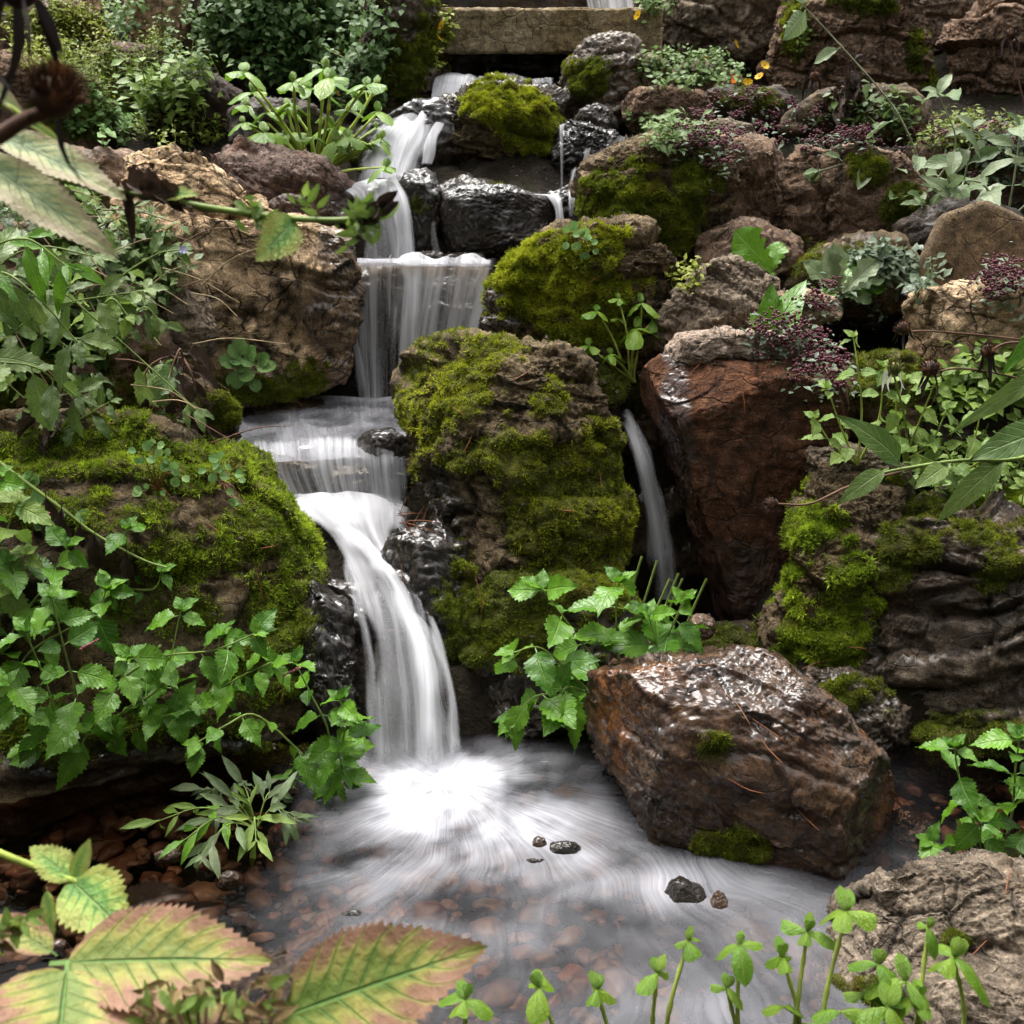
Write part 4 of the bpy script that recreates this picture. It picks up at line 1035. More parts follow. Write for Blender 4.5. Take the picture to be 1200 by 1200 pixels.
for k, sc_ in enumerate([[(684, 168, 4.03, 698, 166, 4.03), (680, 190, 3.98, 692, 188, 3.98), (674, 222, 3.94, 686, 220, 3.94)], [(702, 174, 4.0, 716, 172, 4.0), (698, 200, 3.95, 710, 198, 3.95), (690, 228, 3.9, 704, 228, 3.9)], [(668, 196, 4.0, 680, 194, 4.0), (664, 214, 3.95, 676, 212, 3.95), (660, 232, 3.9, 672, 230, 3.9)]]):
    waterfall([(WV, dict(secs=sc_, bulge=.006, d0=.95, d1=.9, seed=101 + k, edge=.35, f0=.2, f1=.3))])
# side fall in the shade of the rust brown boulder
sidef = [(716, 492, 3.02, 742, 492, 3.02), (722, 502, 2.93, 750, 503, 2.93), (735, 540, 2.86, 772, 545, 2.86), (745, 600, 2.82, 790, 600, 2.82), (750, 700, 2.76, 812, 700, 2.76)]
waterfall([(WV, dict(secs=sidef, bulge=.02, d0=1, d1=.9, seed=20, edge=.3, f1=.15)), (WV, dict(secs=sidef, bulge=.03, d0=.8, d1=.8, seed=22, edge=.4, off=.012))])
# far fall above the slab
waterfall([(WF, dict(secs=[(676, -30, 5.75, 742, -30, 5.75), (684, 0, 5.68, 744, 0, 5.68), (690, 30, 5.62, 746, 30, 5.62)], bulge=.02, d0=.8, d1=.8, seed=23, edge=.1))])


def pool_mat(name, tint, deep=.0):
    t = NT(name)
    uv = t.n('UVMap').outputs[0]
    co = t.n('TexCoord').outputs['Object']
    m1 = t.n('Mapping', {'Vector': uv, 'Scale': (85, 5.0, 1)}).outputs[0]
    m2 = t.n('Mapping', {'Vector': uv, 'Scale': (9, 3.6, 1)}).outputs[0]
    s = t.math('ADD', t.math('MULTIPLY', t.noise(m1, 1, 5, .62, .25), .5), t.math('MULTIPLY', t.noise(m2, 1, 4, .55, .3), .5))
    s = t.math('ADD', t.math('MULTIPLY', s, .8), t.math('MULTIPLY', t.noise(co, 7, 3, .5), .2))
    fo = t.n('Attribute', attribute_name='foam').outputs['Fac']
    a = t.math('MULTIPLY', fo, t.maprange(s, .32, .68, .35, 1.55, 'LINEAR'))
    a = t.math('MINIMUM', t.math('MAXIMUM', a, 0.0), .95)
    bp = t.n('Bump', {'Strength': .25, 'Distance': .02, 'Height': t.noise(co, 9, 3, .5, .6)}).outputs[0]
    fr = t.math('MULTIPLY', t.n('Fresnel', {'IOR': 1.33, 'Normal': bp}).outputs[0], .35)
    gl = t.n('BsdfGlossy', {'Roughness': .10, 'Normal': bp})
    cl = t.n('MixShader', {0: fr, 1: t.n('BsdfTransparent', {'Color': (*tint, 1)}).outputs[0], 2: gl.outputs[0]}).outputs[0]
    d = t.n('BsdfDiffuse', {'Color': (.62, .62, .67, 1), 'Normal': bp})
    return t.surf(t.n('MixShader', {0: a, 1: cl, 2: d.outputs[0]}).outputs[0])


POOL = pool_mat('clear_brown_pool_water', (.52, .40, .31))
SHELF = pool_mat('shelf_water', (.42, .36, .30))
px_ = np.arange(-1.7, 1.7, .018)
py_ = np.arange(1.0, 2.62, .018)
PX, PY = np.meshgrid(px_, py_)
S = Pz(520, 922, 0)
dx, dy = PX - S[0], PY - S[1]
r = np.hypot(dx, dy * 1.0) + 1e-6
ang = np.arctan2(dx, -dy)                        # 0 towards the camera, + to the right
pts = np.stack([PX.ravel(), PY.ravel(), np.zeros(PX.size)], 1)
wob = fbm(pts * 4, 3, 91).reshape(PX.shape)
wob2 = fbm(pts * 11, 3, 92).reshape(PX.shape)
reach = .44 + .16 * np.clip(np.sin(ang - .2), 0, 1) + .10 * np.clip(np.cos(ang), 0, 1)
sw = ang + 1.3 * r + .5 * wob
wisp = .55 * fbm(np.stack([sw.ravel() * 1.6, np.log(r.ravel() + .12) * 3.0, np.zeros(r.size)], 1), 3, 93, .6).reshape(PX.shape) + .6 * fbm(pts * np.array([5, 8, 1]), 4, 94, .6).reshape(PX.shape)
foam = .38 * np.exp(-(r / .12) ** 2) * np.clip(1 + .5 * wisp, .5, 1.3) + .40 * np.exp(-(r / (reach * .68)) ** 2) * np.clip(.9 + 1.5 * wisp, .15, 1.7)
down = smooth(-.55, .25, PX - (S[0] - .02) + .55 * (PY - S[1]) * 0 + .12 * wob) * smooth(S[1] - .05, S[1] - .45, PY)
foam = np.maximum(foam, .11 * down * np.clip(1 + 1.2 * wisp, .2, 1.8) * smooth(1.1, .5, np.abs(PX - .28) / .62))
foam = foam * np.where(PY > S[1], smooth(.20, .02, PY - S[1] + .05 * wob2), 1)
foam = foam * smooth(-.52, -.26, PX + .06 * wob - .06)
for (a, b, rr, am) in [(775, 1040, .06, .30), (800, 1020, .05, .2), (600, 1000, .05, .15), (880, 1048, .10, .12)]:
    c_ = Pz(a, b, 0)
    foam = foam + am * np.exp(-((PX - c_[0]) ** 2 + (PY - c_[1]) ** 2) / rr ** 2)
flowx = ang * .55 + .5 * r + .07 * wob
flowv = np.log(r + .05) * .55
Zp = .012 * np.exp(-(r / .12) ** 2) + .004 * wob + .003 * wob2 * np.clip(foam, 0, 1)
ix = np.arange(PX.size).reshape(PX.shape)
pf = np.stack([ix[:-1, :-1], ix[:-1, 1:], ix[1:, 1:], ix[1:, :-1]], -1).reshape(-1, 4)
add('pool_water', mesh_np('pool_water', np.stack([PX, PY, Zp], -1).reshape(-1, 3), pf, [POOL], attrs={'foam': np.clip(foam, 0, 1.3).ravel()}, uv=np.stack([flowx.ravel(), flowv.ravel()], 1)), kind='structure')


def shelf(corners, z, foamf, nu=50, nv=40, sag=0.0):
    c = [Pz(a, b, z) for a, b in corners]            # far left, far right, near right, near left
    u, v = np.meshgrid(np.linspace(0, 1, nu), np.linspace(0, 1, nv))
    g = ((c[0][None, None] * (1 - u)[..., None] + c[1] * u[..., None]) * (1 - v)[..., None] + (c[3] * (1 - u)[..., None] + c[2] * u[..., None]) * v[..., None])
    pts = g.reshape(-1, 3)
    w = fbm(pts * 9, 3, 55).reshape(u.shape)
    g[..., 2] += .006 * w - sag * smooth(.75, 1, v)
    fo = foamf(u, v, w) * smooth(0, .12, u) * smooth(0, .12, 1 - u)
    ix = np.arange(u.size).reshape(u.shape)
    f = np.stack([ix[:-1, :-1], ix[:-1, 1:], ix[1:, 1:], ix[1:, :-1]], -1).reshape(-1, 4)
    add('stream_water', mesh_np('stream_water', g.reshape(-1, 3), f, [SHELF], attrs={'foam': np.clip(fo, 0, 1.2).ravel()}, uv=np.stack([u.ravel() * .8, v.ravel() * .5], 1)), kind='structure')


shelf([(235, 464), (500, 452), (500, 525), (255, 535)], .39, lambda u, v, w: .95 * smooth(.34, .0, v + .12 * w) * smooth(.2, .5, u) + .10 + .05 * smooth(.62, .95, v) + .12 * smooth(.3, .7, w + .5), sag=.02)
shelf([(400, 303), (582, 303), (582, 312), (400, 312)], .755, lambda u, v, w: .3 * smooth(.7, .2, v) * smooth(.7, .3, u) + .12, nv=14)
shelf([(490, 84), (680, 84), (670, 97), (495, 97)], 1.195, lambda u, v, w: .35 + .4 * v, nv=10)
shelf([(690, 478), (780, 476), (770, 500), (700, 502)], .42, lambda u, v, w: .12 + 0 * u, nv=10)

# ================================================================ trees around the clearing (outside the picture, they shade and mirror in the wet stone)
def simple_mat(name, col, rough=.6, trans=0.0, col2=None, scale=20, spec=.3):
    t = NT(name)
    co = t.n('TexCoord').outputs['Object']
    c = t.ramp(t.noise(co, scale, 4, .6), [(.32, [x * .55 for x in col]), (.5, col), (.68, col2 or [min(1, x * 1.5) for x in col])])
    p = t.n('BsdfPrincipled', {'Base Color': c, 'Roughness': rough, 'Specular IOR Level': spec}).outputs[0]
    if trans:
        p = t.n('MixShader', {0: trans, 1: p, 2: t.n('BsdfTranslucent', {'Color': c}).outputs[0]}).outputs[0]
    return t.surf(p)


BARK = simple_mat('bark', (.06, .045, .032), .9)
CROWN = simple_mat('pine_foliage', (.03, .05, .016), .6, .2)


def pine(x, y, h, lab, seed):
    rg = np.random.default_rng(seed)
    z0 = float(ground_z(np.array([x]), np.array([y]))[0]) - .05
    root = add('pine_tree', None, None, (x, y, z0), lab, 'tree', 'pines around the clearing')
    pts = np.array([(0.15 * math.sin(k * .7 + seed), .12 * math.cos(k + seed), h * k / 8) for k in range(9)])
    v, f = tube(pts, np.linspace(.16, .03, 9), 9)
    add('trunk', mesh_np('trunk', v, f, [BARK]), root)
    V = []
    nb = 60
    for b in range(nb):
        t = rg.uniform(.10, 1)
        o = np.array([np.interp(t * 8, range(9), pts[:, 0]), np.interp(t * 8, range(9), pts[:, 1]), t * h])
        a = rg.uniform(0, 6.283)
        L = (1.15 - t) * h * .26 * rg.uniform(.6, 1.2)
        d = np.array([math.cos(a), math.sin(a), rg.uniform(-.25, .25)])
        n = 60
        s = rg.uniform(.1, 1, n)
        c = o + d * (s * L)[:, None] + rg.normal(0, .16, (n, 3)) * (.5 + L * .4)
        w = norm(rg.normal(0, 1, (n, 3)))
        u = norm(np.cross(w, rg.normal(0, 1, (n, 3))))
        sz = rg.uniform(.12, .34, n)[:, None]
        V.append(np.stack([c - u * sz * .4, c + u * sz * .4, c + w * sz], 1))
    V = np.concatenate(V).reshape(-1, 3)
    add('crown', mesh_np('crown', V, np.arange(len(V), dtype=np.int32).reshape(-1, 3), [CROWN], False), root)


for k in range(11):
    a = R(92 + k * 17.6)
    rr_ = [5.6, 6.8, 6.2][k % 3]
    pine(math.sin(a) * rr_, 2.0 + math.cos(a) * rr_, [7.2, 8.4, 6.8][k % 3], 'tall dark pine tree ringing the garden clearing', k + 3)


# ================================================================ plants
def leaf_mat(name, base, alt, vein, rough=.38, veins=8, trans=.3, margin=None, margin_amt=0.0, spec=.45, veinw=.07, bumpd=.004):
    t = NT(name)
    uv = t.n('UVMap').outputs[0]
    sx = t.n('SeparateXYZ', {0: uv})
    u, v = sx.outputs[0], sx.outputs[1]
    au = t.math('ABSOLUTE', t.math('MULTIPLY', t.math('SUBTRACT', u, .5), 2.0))
    mid = t.maprange(au, veinw * 1.3, veinw * .3)
    tt = t.math('FRACT', t.math('MULTIPLY', t.math('SUBTRACT', v, t.math('MULTIPLY', au, .24)), float(veins)))
    dv = t.math('ABSOLUTE', t.math('SUBTRACT', tt, .5))
    sv = t.maprange(dv, veinw * 1.5, veinw * .3)
    vm = t.math('MAXIMUM', mid, t.math('MULTIPLY', sv, .6))
    oi = t.n('ObjectInfo').outputs['Random']
    co = t.n('TexCoord').outputs['Object']
    ns = t.noise(co, 6, 3, .6)
    c = t.mix(t.math('ADD', t.math('MULTIPLY', oi, .75), t.math('MULTIPLY', t.math('SUBTRACT', ns, .5), .9), True), base, alt)
    if margin is not None:
        mf = t.math('ADD', t.math('MULTIPLY', au, .75), t.math('MULTIPLY', t.math('SUBTRACT', t.noise(co, 2.2, 2, .5), .5), 2.4))
        mf = t.math('SUBTRACT', mf, t.math('MULTIPLY', t.maprange(dv, .30, .0), .25))
        ye = t.mix(t.maprange(mf, -.1, .3), c, [min(1, b * 1.1 + .12 * k) for b, k in zip(alt, (.9, .5, .05))])
        c = t.mix(t.maprange(mf, .18, .58, 0, margin_amt), ye, margin)
    c = t.mix(t.math('MULTIPLY', vm, .85 if margin is not None else .55), c, vein)
    c = t.mix(.5 if margin is None else .28, c, t.ramp(t.noise(co, 30, 4, .65), [(.3, .6), (.7, 1.4)]), 'MULTIPLY')
    bp = t.n('Bump', {'Strength': .7, 'Distance': bumpd, 'Height': t.math('SUBTRACT', t.math('MULTIPLY', t.noise(co, 14, 3, .6), .6), vm)}).outputs[0]
    p = t.n('BsdfPrincipled', {'Base Color': c, 'Roughness': rough, 'Specular IOR Level': spec, 'Normal': bp}).outputs[0]
    tr = t.n('BsdfTranslucent', {'Color': c}).outputs[0]
    return t.surf(t.n('MixShader', {0: trans, 1: p, 2: tr}).outputs[0])


LM = {
    'nettle': leaf_mat('nettle_leaf', (.055, .16, .009), (.16, .34, .020), (.22, .40, .07), .27),
    'lime': leaf_mat('lime_leaf', (.14, .25, .03), (.26, .36, .06), (.38, .46, .16), .42),
    'sprout': leaf_mat('sprout_leaf', (.10, .23, .012), (.22, .34, .025), (.36, .46, .09), .26, veins=5),
    'grey': leaf_mat('grey_green_leaf', (.10, .17, .05), (.30, .35, .20), (.40, .46, .28), .40),
    'dusk': leaf_mat('dull_green_leaf', (.065, .13, .022), (.18, .25, .055), (.24, .32, .11), .42),
    'dead': leaf_mat('dead_brown_leaf', (.035, .022, .014), (.085, .05, .032), (.13, .08, .05), .7, trans=.1),
    'straw': leaf_mat('straw_brown_bract', (.13, .075, .03), (.26, .19, .06), (.3, .22, .1), .7, trans=.2),
    'autumn': leaf_mat('autumn_coleus_leaf', (.16, .24, .05), (.24, .27, .08), (.13, .27, .07), .55, veins=9, margin=(.33, .17, .12), margin_amt=.92, veinw=.035, bumpd=.006, spec=.3),
    'greycol': leaf_mat('faded_pink_green_leaf', (.16, .23, .10), (.25, .31, .16), (.34, .40, .24), .55, veins=11, margin=(.32, .22, .17), margin_amt=.6, veinw=.03, bumpd=.005, spec=.3),
    'green2': leaf_mat('serrated_green_leaf', (.13, .28, .06), (.20, .34, .08), (.28, .42, .14), .45, veins=7, margin=(.30, .24, .06), margin_amt=.5, veinw=.04, bumpd=.005, spec=.3),
    'round': leaf_mat('columbine_leaf', (.14, .30, .07), (.28, .42, .12), (.30, .45, .18), .5, veins=4),
    'blue': leaf_mat('blue_green_leaflet', (.06, .14, .035), (.17, .28, .08), (.22, .32, .11), .45),
    'weed': leaf_mat('yellow_green_weed', (.17, .24, .02), (.44, .47, .05), (.32, .38, .1), .5),
    'fern': leaf_mat('feathery_leaf', (.12, .21, .05), (.22, .33, .10), (.3, .4, .15), .5),
    'sedumleaf': leaf_mat('stonecrop_leaf', (.085, .14, .07), (.20, .25, .16), (.22, .26, .18), .35),
}
STEM = {'green': simple_mat('green_stem', (.20, .28, .06), .5, .1), 'lime': simple_mat('lime_stem', (.36, .44, .08), .45, .15), 'brown': simple_mat('brown_stem', (.12, .06, .035), .7),
        'tan': simple_mat('straw_stem', (.26, .19, .10), .7), 'red': simple_mat('reddish_stem', (.20, .07, .03), .6), 'pale': simple_mat('pale_stem', (.25, .27, .16), .6)}


def leaf_mesh(name, prof, mat, teeth=0, tooth=.13, fold=.25, droop=.2, wave=.03, pet=.18, rows=None, cols=2, twist=0.0, seed=0):
    rows = rows or (teeth * 2 if teeth else 10)
    pv_, pw = zip(*prof)
    V, U, F = [], [], []
    nc = 2 * cols + 1
    for i in range(rows + 1):
        v = i / rows
        w = np.interp(v, pv_, pw)
        for j in range(nc):
            c = j / cols - 1
            k, dv = 1.0, 0.0
            if teeth and abs(c) == 1 and 0 < i < rows:
                k = 1 + tooth * .5 if i % 2 == 0 else 1 - tooth
                dv = .02 if i % 2 == 0 else 0
            x = c * w * k
            z = fold * abs(c) ** 1.2 * w - droop * v * v + wave * math.sin(v * 17 + c * 2 + seed) * abs(c) + twist * c * w * v
            V.append((x, v + dv, z))
            U.append((j / (nc - 1), v))
    for i in range(rows):
        for j in range(nc - 1):
            a = i * nc + j
            F.append((a, a + 1, a + nc + 1, a + nc))
    if pet:
        n = len(V)
        V += [(-.012, -pet, .0), (.012, -pet, .0), (.014, 0.02, .004), (-.014, 0.02, .004)]
        U += [(.5, .0)] * 4
        F.append((n, n + 1, n + 2, n + 3))
    return mesh_np(name, V, F, [mat], uv=U)


OV = [(0, .02), (.08, .17), (.22, .29), (.38, .33), (.55, .29), (.72, .20), (.88, .09), (1, .0)]
BROAD = [(0, .03), (.07, .19), (.2, .31), (.36, .345), (.52, .30), (.68, .20), (.82, .095), (.92, .035), (1, .0)]
LANCE = [(0, .015), (.1, .07), (.3, .13), (.5, .14), (.7, .10), (.88, .045), (1, 0)]
ELL = [(0, .02), (.1, .12), (.3, .22), (.5, .24), (.7, .20), (.88, .10), (1, .0)]
OBO = [(0, .04), (.12, .20), (.35, .38), (.58, .43), (.78, .36), (.92, .18), (1, .0)]
RND = [(0, .06), (.1, .30), (.3, .46), (.55, .50), (.8, .40), (.93, .22), (1, .04)]
LOB = [(0, .03), (.1, .05), (.18, .12), (.25, .07), (.34, .19), (.42, .10), (.52, .26), (.6, .15), (.7, .30), (.8, .22), (.9, .16), (1, 0)]


def variants(nm, prof, mat, n=3, **kw):
    return [leaf_mesh(nm, prof, mat, droop=kw.get('droop', .2) * (0.5 + .6 * k), twist=.3 * (k - 1), fold=kw.get('fold', .25) * (1.3 - .35 * k), seed=k, **{a: b for a, b in kw.items() if a not in ('droop', 'fold')}) for k in range(n)]


LF = {
    'nettle': variants('leaf', BROAD, LM['nettle'], teeth=10),
    'lime': variants('leaf', BROAD, LM['lime'], teeth=8),
    'sprout': variants('leaf', OBO, LM['sprout'], droop=.75, fold=-.75, rows=10, pet=.12),
    'grey': variants('leaf', ELL, LM['grey'], droop=.35, fold=.35, rows=9),
    'greylance': variants('leaf', LANCE, LM['grey'], droop=.3, rows=8),
    'dusk': variants('leaf', ELL, LM['dusk'], droop=.3, teeth=9),
    'dusklance': variants('leaf', LANCE, LM['dusk'], droop=.35, rows=9),
    'straw': variants('leaf', LANCE, LM['straw'], droop=.35, fold=.8, wave=.06, rows=7),
    'dead': variants('leaf', ELL, LM['dead'], droop=.35, fold=1.3, wave=.09, rows=9),
    'lob': variants('leaf', LOB, LM['nettle'], droop=.25, rows=22, pet=.1),
    'lobgrey': variants('leaf', LOB, LM['grey'], droop=.25, rows=22, pet=.1),
    'round': variants('leaf', RND, LM['round'], droop=.1, rows=8, pet=.6),
    'limelance': variants('leaf', LANCE, LM['lime'], droop=.3, rows=8),
    'nettlelance': variants('leaf', LANCE, LM['nettle'], droop=.3, rows=8),
}
TOCAM = lambda p: norm(CAM - p)


class Plant:
    def __init__(self, name, label, cat, base, group=None):
        self.b = np.asarray(base, float)
        self.o = add(name, None, None, self.b, label, cat, group)
        self.n = 0

    def stem(self, pts, r0, r1, mat='green', sides=6, name='stem', bumps=0):
        rad = np.linspace(r0, r1, len(pts))
        if bumps:
            rad = rad * (1 + .35 * (np.sin(np.linspace(0, bumps * 6.28, len(pts))) > .8))
        v, f = tube(pts, rad, sides)
        return add(name, mesh_np(name, v - self.b, f, [STEM[mat] if isinstance(mat, str) else mat]), self.o)

    def leaf(self, p, d, nrm, L, kind='nettle', wid=1.0, mesh=None, name='leaf'):
        d = norm(d)
        nrm = np.asarray(nrm, float)
        nrm = nrm - d * (nrm @ d)
        if np.linalg.norm(nrm) < 1e-3: nrm = np.cross(d, (1, 0, 0))
        nrm = norm(nrm)
        s = np.cross(d, nrm)
        me = mesh or random.choice(LF[kind])
        o = bpy.data.objects.new(name, me)
        COL.objects.link(o)
        o.parent = self.o
        q = np.asarray(p) - self.b
        o.matrix_local = Matrix(((s[0] * L * wid, d[0] * L, nrm[0] * L, q[0]), (s[1] * L * wid, d[1] * L, nrm[1] * L, q[1]), (s[2] * L * wid, d[2] * L, nrm[2] * L, q[2]), (0, 0, 0, 1)))
        self.n += 1
        return o

    def leafy(self, path, n, kind, L0, L1, ang=65, droop=.7, start=.25, r=.0028, smat='green', term=3, alt=False, cam=.5, skip=0.0):
        c = spline(path, 22)
        self.stem(c, r, r * .45, smat)
        T = norm(np.gradient(c, axis=0))
        for i in range(n):
            t = start + (1 - start) * (i / max(1, n - 1)) * .97
            k = t * (len(c) - 1)
            a = int(k)
            b = min(a + 1, len(c) - 1)
            p = c[a] + (c[b] - c[a]) * (k - a)
            ta = T[a]
            sd_ = np.cross(ta, (0, 0, 1.0))
            if np.linalg.norm(sd_) < .2: sd_ = np.array([1.0, 0, 0])
            sd_ = norm(sd_)
            if i % 2: sd_ = norm(np.cross(ta, sd_) * .8 + sd_ * .5)
            for sg in ((1, -1) if not alt else ((1,) if i % 2 else (-1,))):
                if random.random() < skip: continue
                an = R(ang + random.uniform(-18, 18))
                d = ta * math.cos(an) + sd_ * sg * math.sin(an) + np.array([0, 0, -droop * random.uniform(.3, 1.3)]) + np.random.default_rng(int(self.n * 31 + i)).normal(0, .12, 3)
                nr = np.array([0, 0, .75]) + cam * TOCAM(p) + np.array([random.uniform(-.8, .8), random.uniform(-.6, .5), random.uniform(-.3, .2)])
                L = (L0 + (L1 - L0) * t) * random.uniform(.55, 1.2)
                d = norm(d)
                self.leaf(p + d * L * .16, d, nr, L, kind, random.uniform(.85, 1.1))
        for k in range(term):
            a = 2 * math.pi * k / max(1, term) + random.random()
            d = norm(T[-1] * .7 + np.array([math.cos(a), math.sin(a), .1]) * .7)
            self.leaf(c[-1], d, np.array([0, 0, 1.0]) + cam * TOCAM(c[-1]), L1 * random.uniform(.45, .7), kind)
        return c


def PP(lst, Y, dy=0.0):
    """Path of photograph points; Y runs from Y to Y+dy."""
    n = len(lst)
    return [P(a, b, Y + dy * k / max(1, n - 1)) for k, (a, b) in enumerate(lst)]


# --- nettles on the left bank, over the still corner of the pool
def nettle(label, base, Yb, stems, kind='nettle', L=(.085, .06), name='nettle_plant', group='nettles on the left bank', smat='green', n=(4, 6), **kw):
    b = P(base[0], base[1], Yb)
    p = Plant(name, label, 'plant', b, group)
    for s in stems:
        path = [b] + [P(x, y, Yb + dY) for x, y, dY in s]
        p.leafy(path, random.randint(*n), kind, L[0], L[1], smat=smat, **kw)
    return p


nettle('broad nettle hanging over the pool corner with large drooping leaves', (70, 900), 2.02, [[(60, 820, -.05), (30, 740, -.08)], [(90, 830, -.06), (75, 760, -.1), (60, 700, -.1)], [(40, 850, -.06), (10, 800, -.1)], [(110, 850, -.04), (140, 800, -.08), (150, 770, -.1)]])
nettle('long leaning nettle stem reaching over moss towards the chute', (100, 870), 2.08, [[(140, 800, -.05), (190, 770, -.08), (250, 762, -.1), (300, 742, -.1)], [(150, 830, -.04), (190, 800, -.08), (212, 715, -.06)], [(160, 850, -.04), (205, 835, -.1)]])
nettle('nettle growing at the left picture edge with pink flower spikes behind', (10, 800), 2.12, [[(15, 740, -.02), (50, 690, -.04), (80, 640, -.04)], [(0, 720, 0), (10, 660, -.04)], [(40, 760, -.04), (110, 720, -.05), (125, 690, -.05)], [(-20, 740, -.03), (-30, 690, -.05)]])
nettle('nettle trailing into the pool at the foot of the plunge', (380, 915), 2.05, [[(385, 860, -.04), (365, 815, -.06), (345, 775, -.06)], [(350, 880, -.04), (300, 838, -.06), (265, 850, -.1), (232, 870, -.12)], [(395, 890, -.03), (405, 850, -.05), (398, 820, -.05)], [(400, 905, -.06), (396, 880, -.08)]], L=(.075, .055))
nettle('small nettle sprig standing on the mossy bank rock', (235, 830), 2.12, [[(250, 790, -.03), (258, 745, -.03)], [(210, 815, -.05), (190, 790, -.06), (180, 825, -.08)], [(270, 800, -.05), (320, 775, -.06)]], L=(.075, .055))
nettle('young shoots with glossy round leaves on the moss', (150, 690), 2.2, [[(150, 660, -.02), (148, 620, -.03)], [(120, 680, -.02), (95, 690, -.03)], [(180, 690, -.02), (190, 670, -.03)]], kind='nettle', L=(.05, .05), n=(2, 2))
# --- nettle between boulder and wet stone
nettle('lush nettle clump between the mossy boulder and the amber boulder', (735, 850), 2.22, [[(700, 780, -.05), (665, 730, -.08), (635, 690, -.08)], [(680, 800, -.08), (635, 760, -.12), (600, 765, -.14)], [(725, 770, -.04), (722, 720, -.06), (726, 682, -.06)],
       [(765, 780, -.04), (785, 740, -.06), (800, 705, -.06)], [(670, 820, -.10), (630, 815, -.16), (602, 840, -.18)], [(700, 820, -.10), (665, 805, -.16), (655, 830, -.18)], [(755, 800, -.06), (770, 765, -.08), (760, 720, -.08)]], L=(.112, .075), group=None, n=(4, 5))
p = Plant('cut_stem_clump', 'clump of cut hollow green stems beside the lush nettle', 'plant', P(770, 800, 2.34))
for a, b in [(752, 652), (770, 657), (785, 678), (800, 678), (812, 690), (795, 672), (828, 678)]:
    p.stem(spline([P(a - 40, 800, 2.34), P(a - 24, 735, 2.33), P(a, b, 2.33)], 10), .0030, .0024, 'green')
# --- nettle at the right pool edge
nettle('bright nettle at the pool edge under the layered rock shelf', (1165, 1030), 1.88, [[(1140, 960, -.03), (1125, 915, -.05), (1118, 875, -.05)], [(1185, 960, -.03), (1190, 900, -.04), (1195, 865, -.04)], [(1120, 1000, -.05), (1090, 985, -.07)], [(1190, 1000, -.04), (1215, 940, -.05), (1220, 900, -.05)], [(1150, 1000, -.06), (1150, 960, -.08)]], L=(.075, .06), group=None)
# --- yellow green nettles on the right bank top
for lab, b, st in [('pale yellow green nettle beside the stonecrop with stems rising from the grey ledge', (1005, 545), [[(985, 500, 0), (970, 455, 0)], [(1010, 480, 0), (1005, 430, 0), (1000, 395, .02)], [(975, 520, 0), (955, 490, 0)], [(1030, 490, 0), (1035, 430, 0)]]),
                   ('yellow green nettle next to the white petalled coneflower', (1060, 540), [[(1050, 480, 0), (1060, 445, 0)], [(1075, 500, -.02), (1095, 450, -.02)], [(1090, 520, -.02), (1110, 480, -.02)]]),
                   ('tangled lime weed spilling over the layered rock shelf', (1120, 560), [[(1110, 530, -.03), (1090, 520, -.05)], [(1140, 520, -.02), (1150, 480, -.02)], [(1150, 540, -.03), (1190, 520, -.04)], [(1100, 545, -.05), (1070, 530, -.08)]]),
                   ('lime weed with small round leaves at the right edge rocks', (1180, 620), [[(1175, 590, -.02), (1165, 575, -.02)], [(1195, 600, -.02), (1200, 570, -.02)], [(1180, 640, -.05), (1170, 690, -.1)]])]:
    nettle(lab, b, 2.52, st, kind='lime', L=(.058, .044), group='lime weeds along the right bank top', smat='lime', n=(3, 5))


# --- fleshy sprouts with nodding tips
def sprouts(label, base, Yb, tips, L0=.028, r=.0034, name='sprout_plant', group=None, lean=.0, cat='plant', nod=4):
    b = P(base[0], base[1], Yb)
    p = Plant(name, label, cat, b, group)
    for (x, y, dY) in tips:
        e = P(x, y, Yb + dY)
        m = b + (e - b) * .55 + np.array([random.uniform(-.15, .15), 0, .05]) * np.linalg.norm(e - b) * .4
        L = L0 * random.uniform(.65, 1.35)
        m = m + np.array([random.gauss(0, .012), random.gauss(0, .012), 0])
        c = spline([b + np.array([random.uniform(-.012, .012), 0, 0]), m, e], 26)
        p.stem(c, r, r * .62, 'lime', 7, bumps=5)
        n = random.randint(2, 3)
        a0 = random.random() * 6
        for k in range(n):
            a = a0 + 2 * math.pi * k / n
            d = np.array([math.cos(a), math.sin(a) * .8 - .15, random.uniform(-.1, .5)])
            p.leaf(e, d, (0, 0, 1.0), L * random.uniform(.6, 1.2), 'sprout', random.uniform(.85, 1.15))
        for k in range(2):
            a = random.random() * 6.28
            p.leaf(e, np.array([math.cos(a) * .3, math.sin(a) * .3, 1]), TOCAM(e), L * .5, 'sprout')
        if random.random() < .55:
            q = c[int(26 * random.uniform(.45, .75))]
            a = random.random() * 6.28
            d = norm(np.array([math.cos(a), math.sin(a) * .5, .8]))
            q2 = q + d * L * .9
            p.stem(spline([q, q + d * L * .5, q2], 6), r * .6, r * .45, 'lime', 6)
            for s in (-1, 1):
                p.leaf(q2, np.array([s, .2, .25]), (0, 0, 1.0), L * .75, 'sprout')
    return p


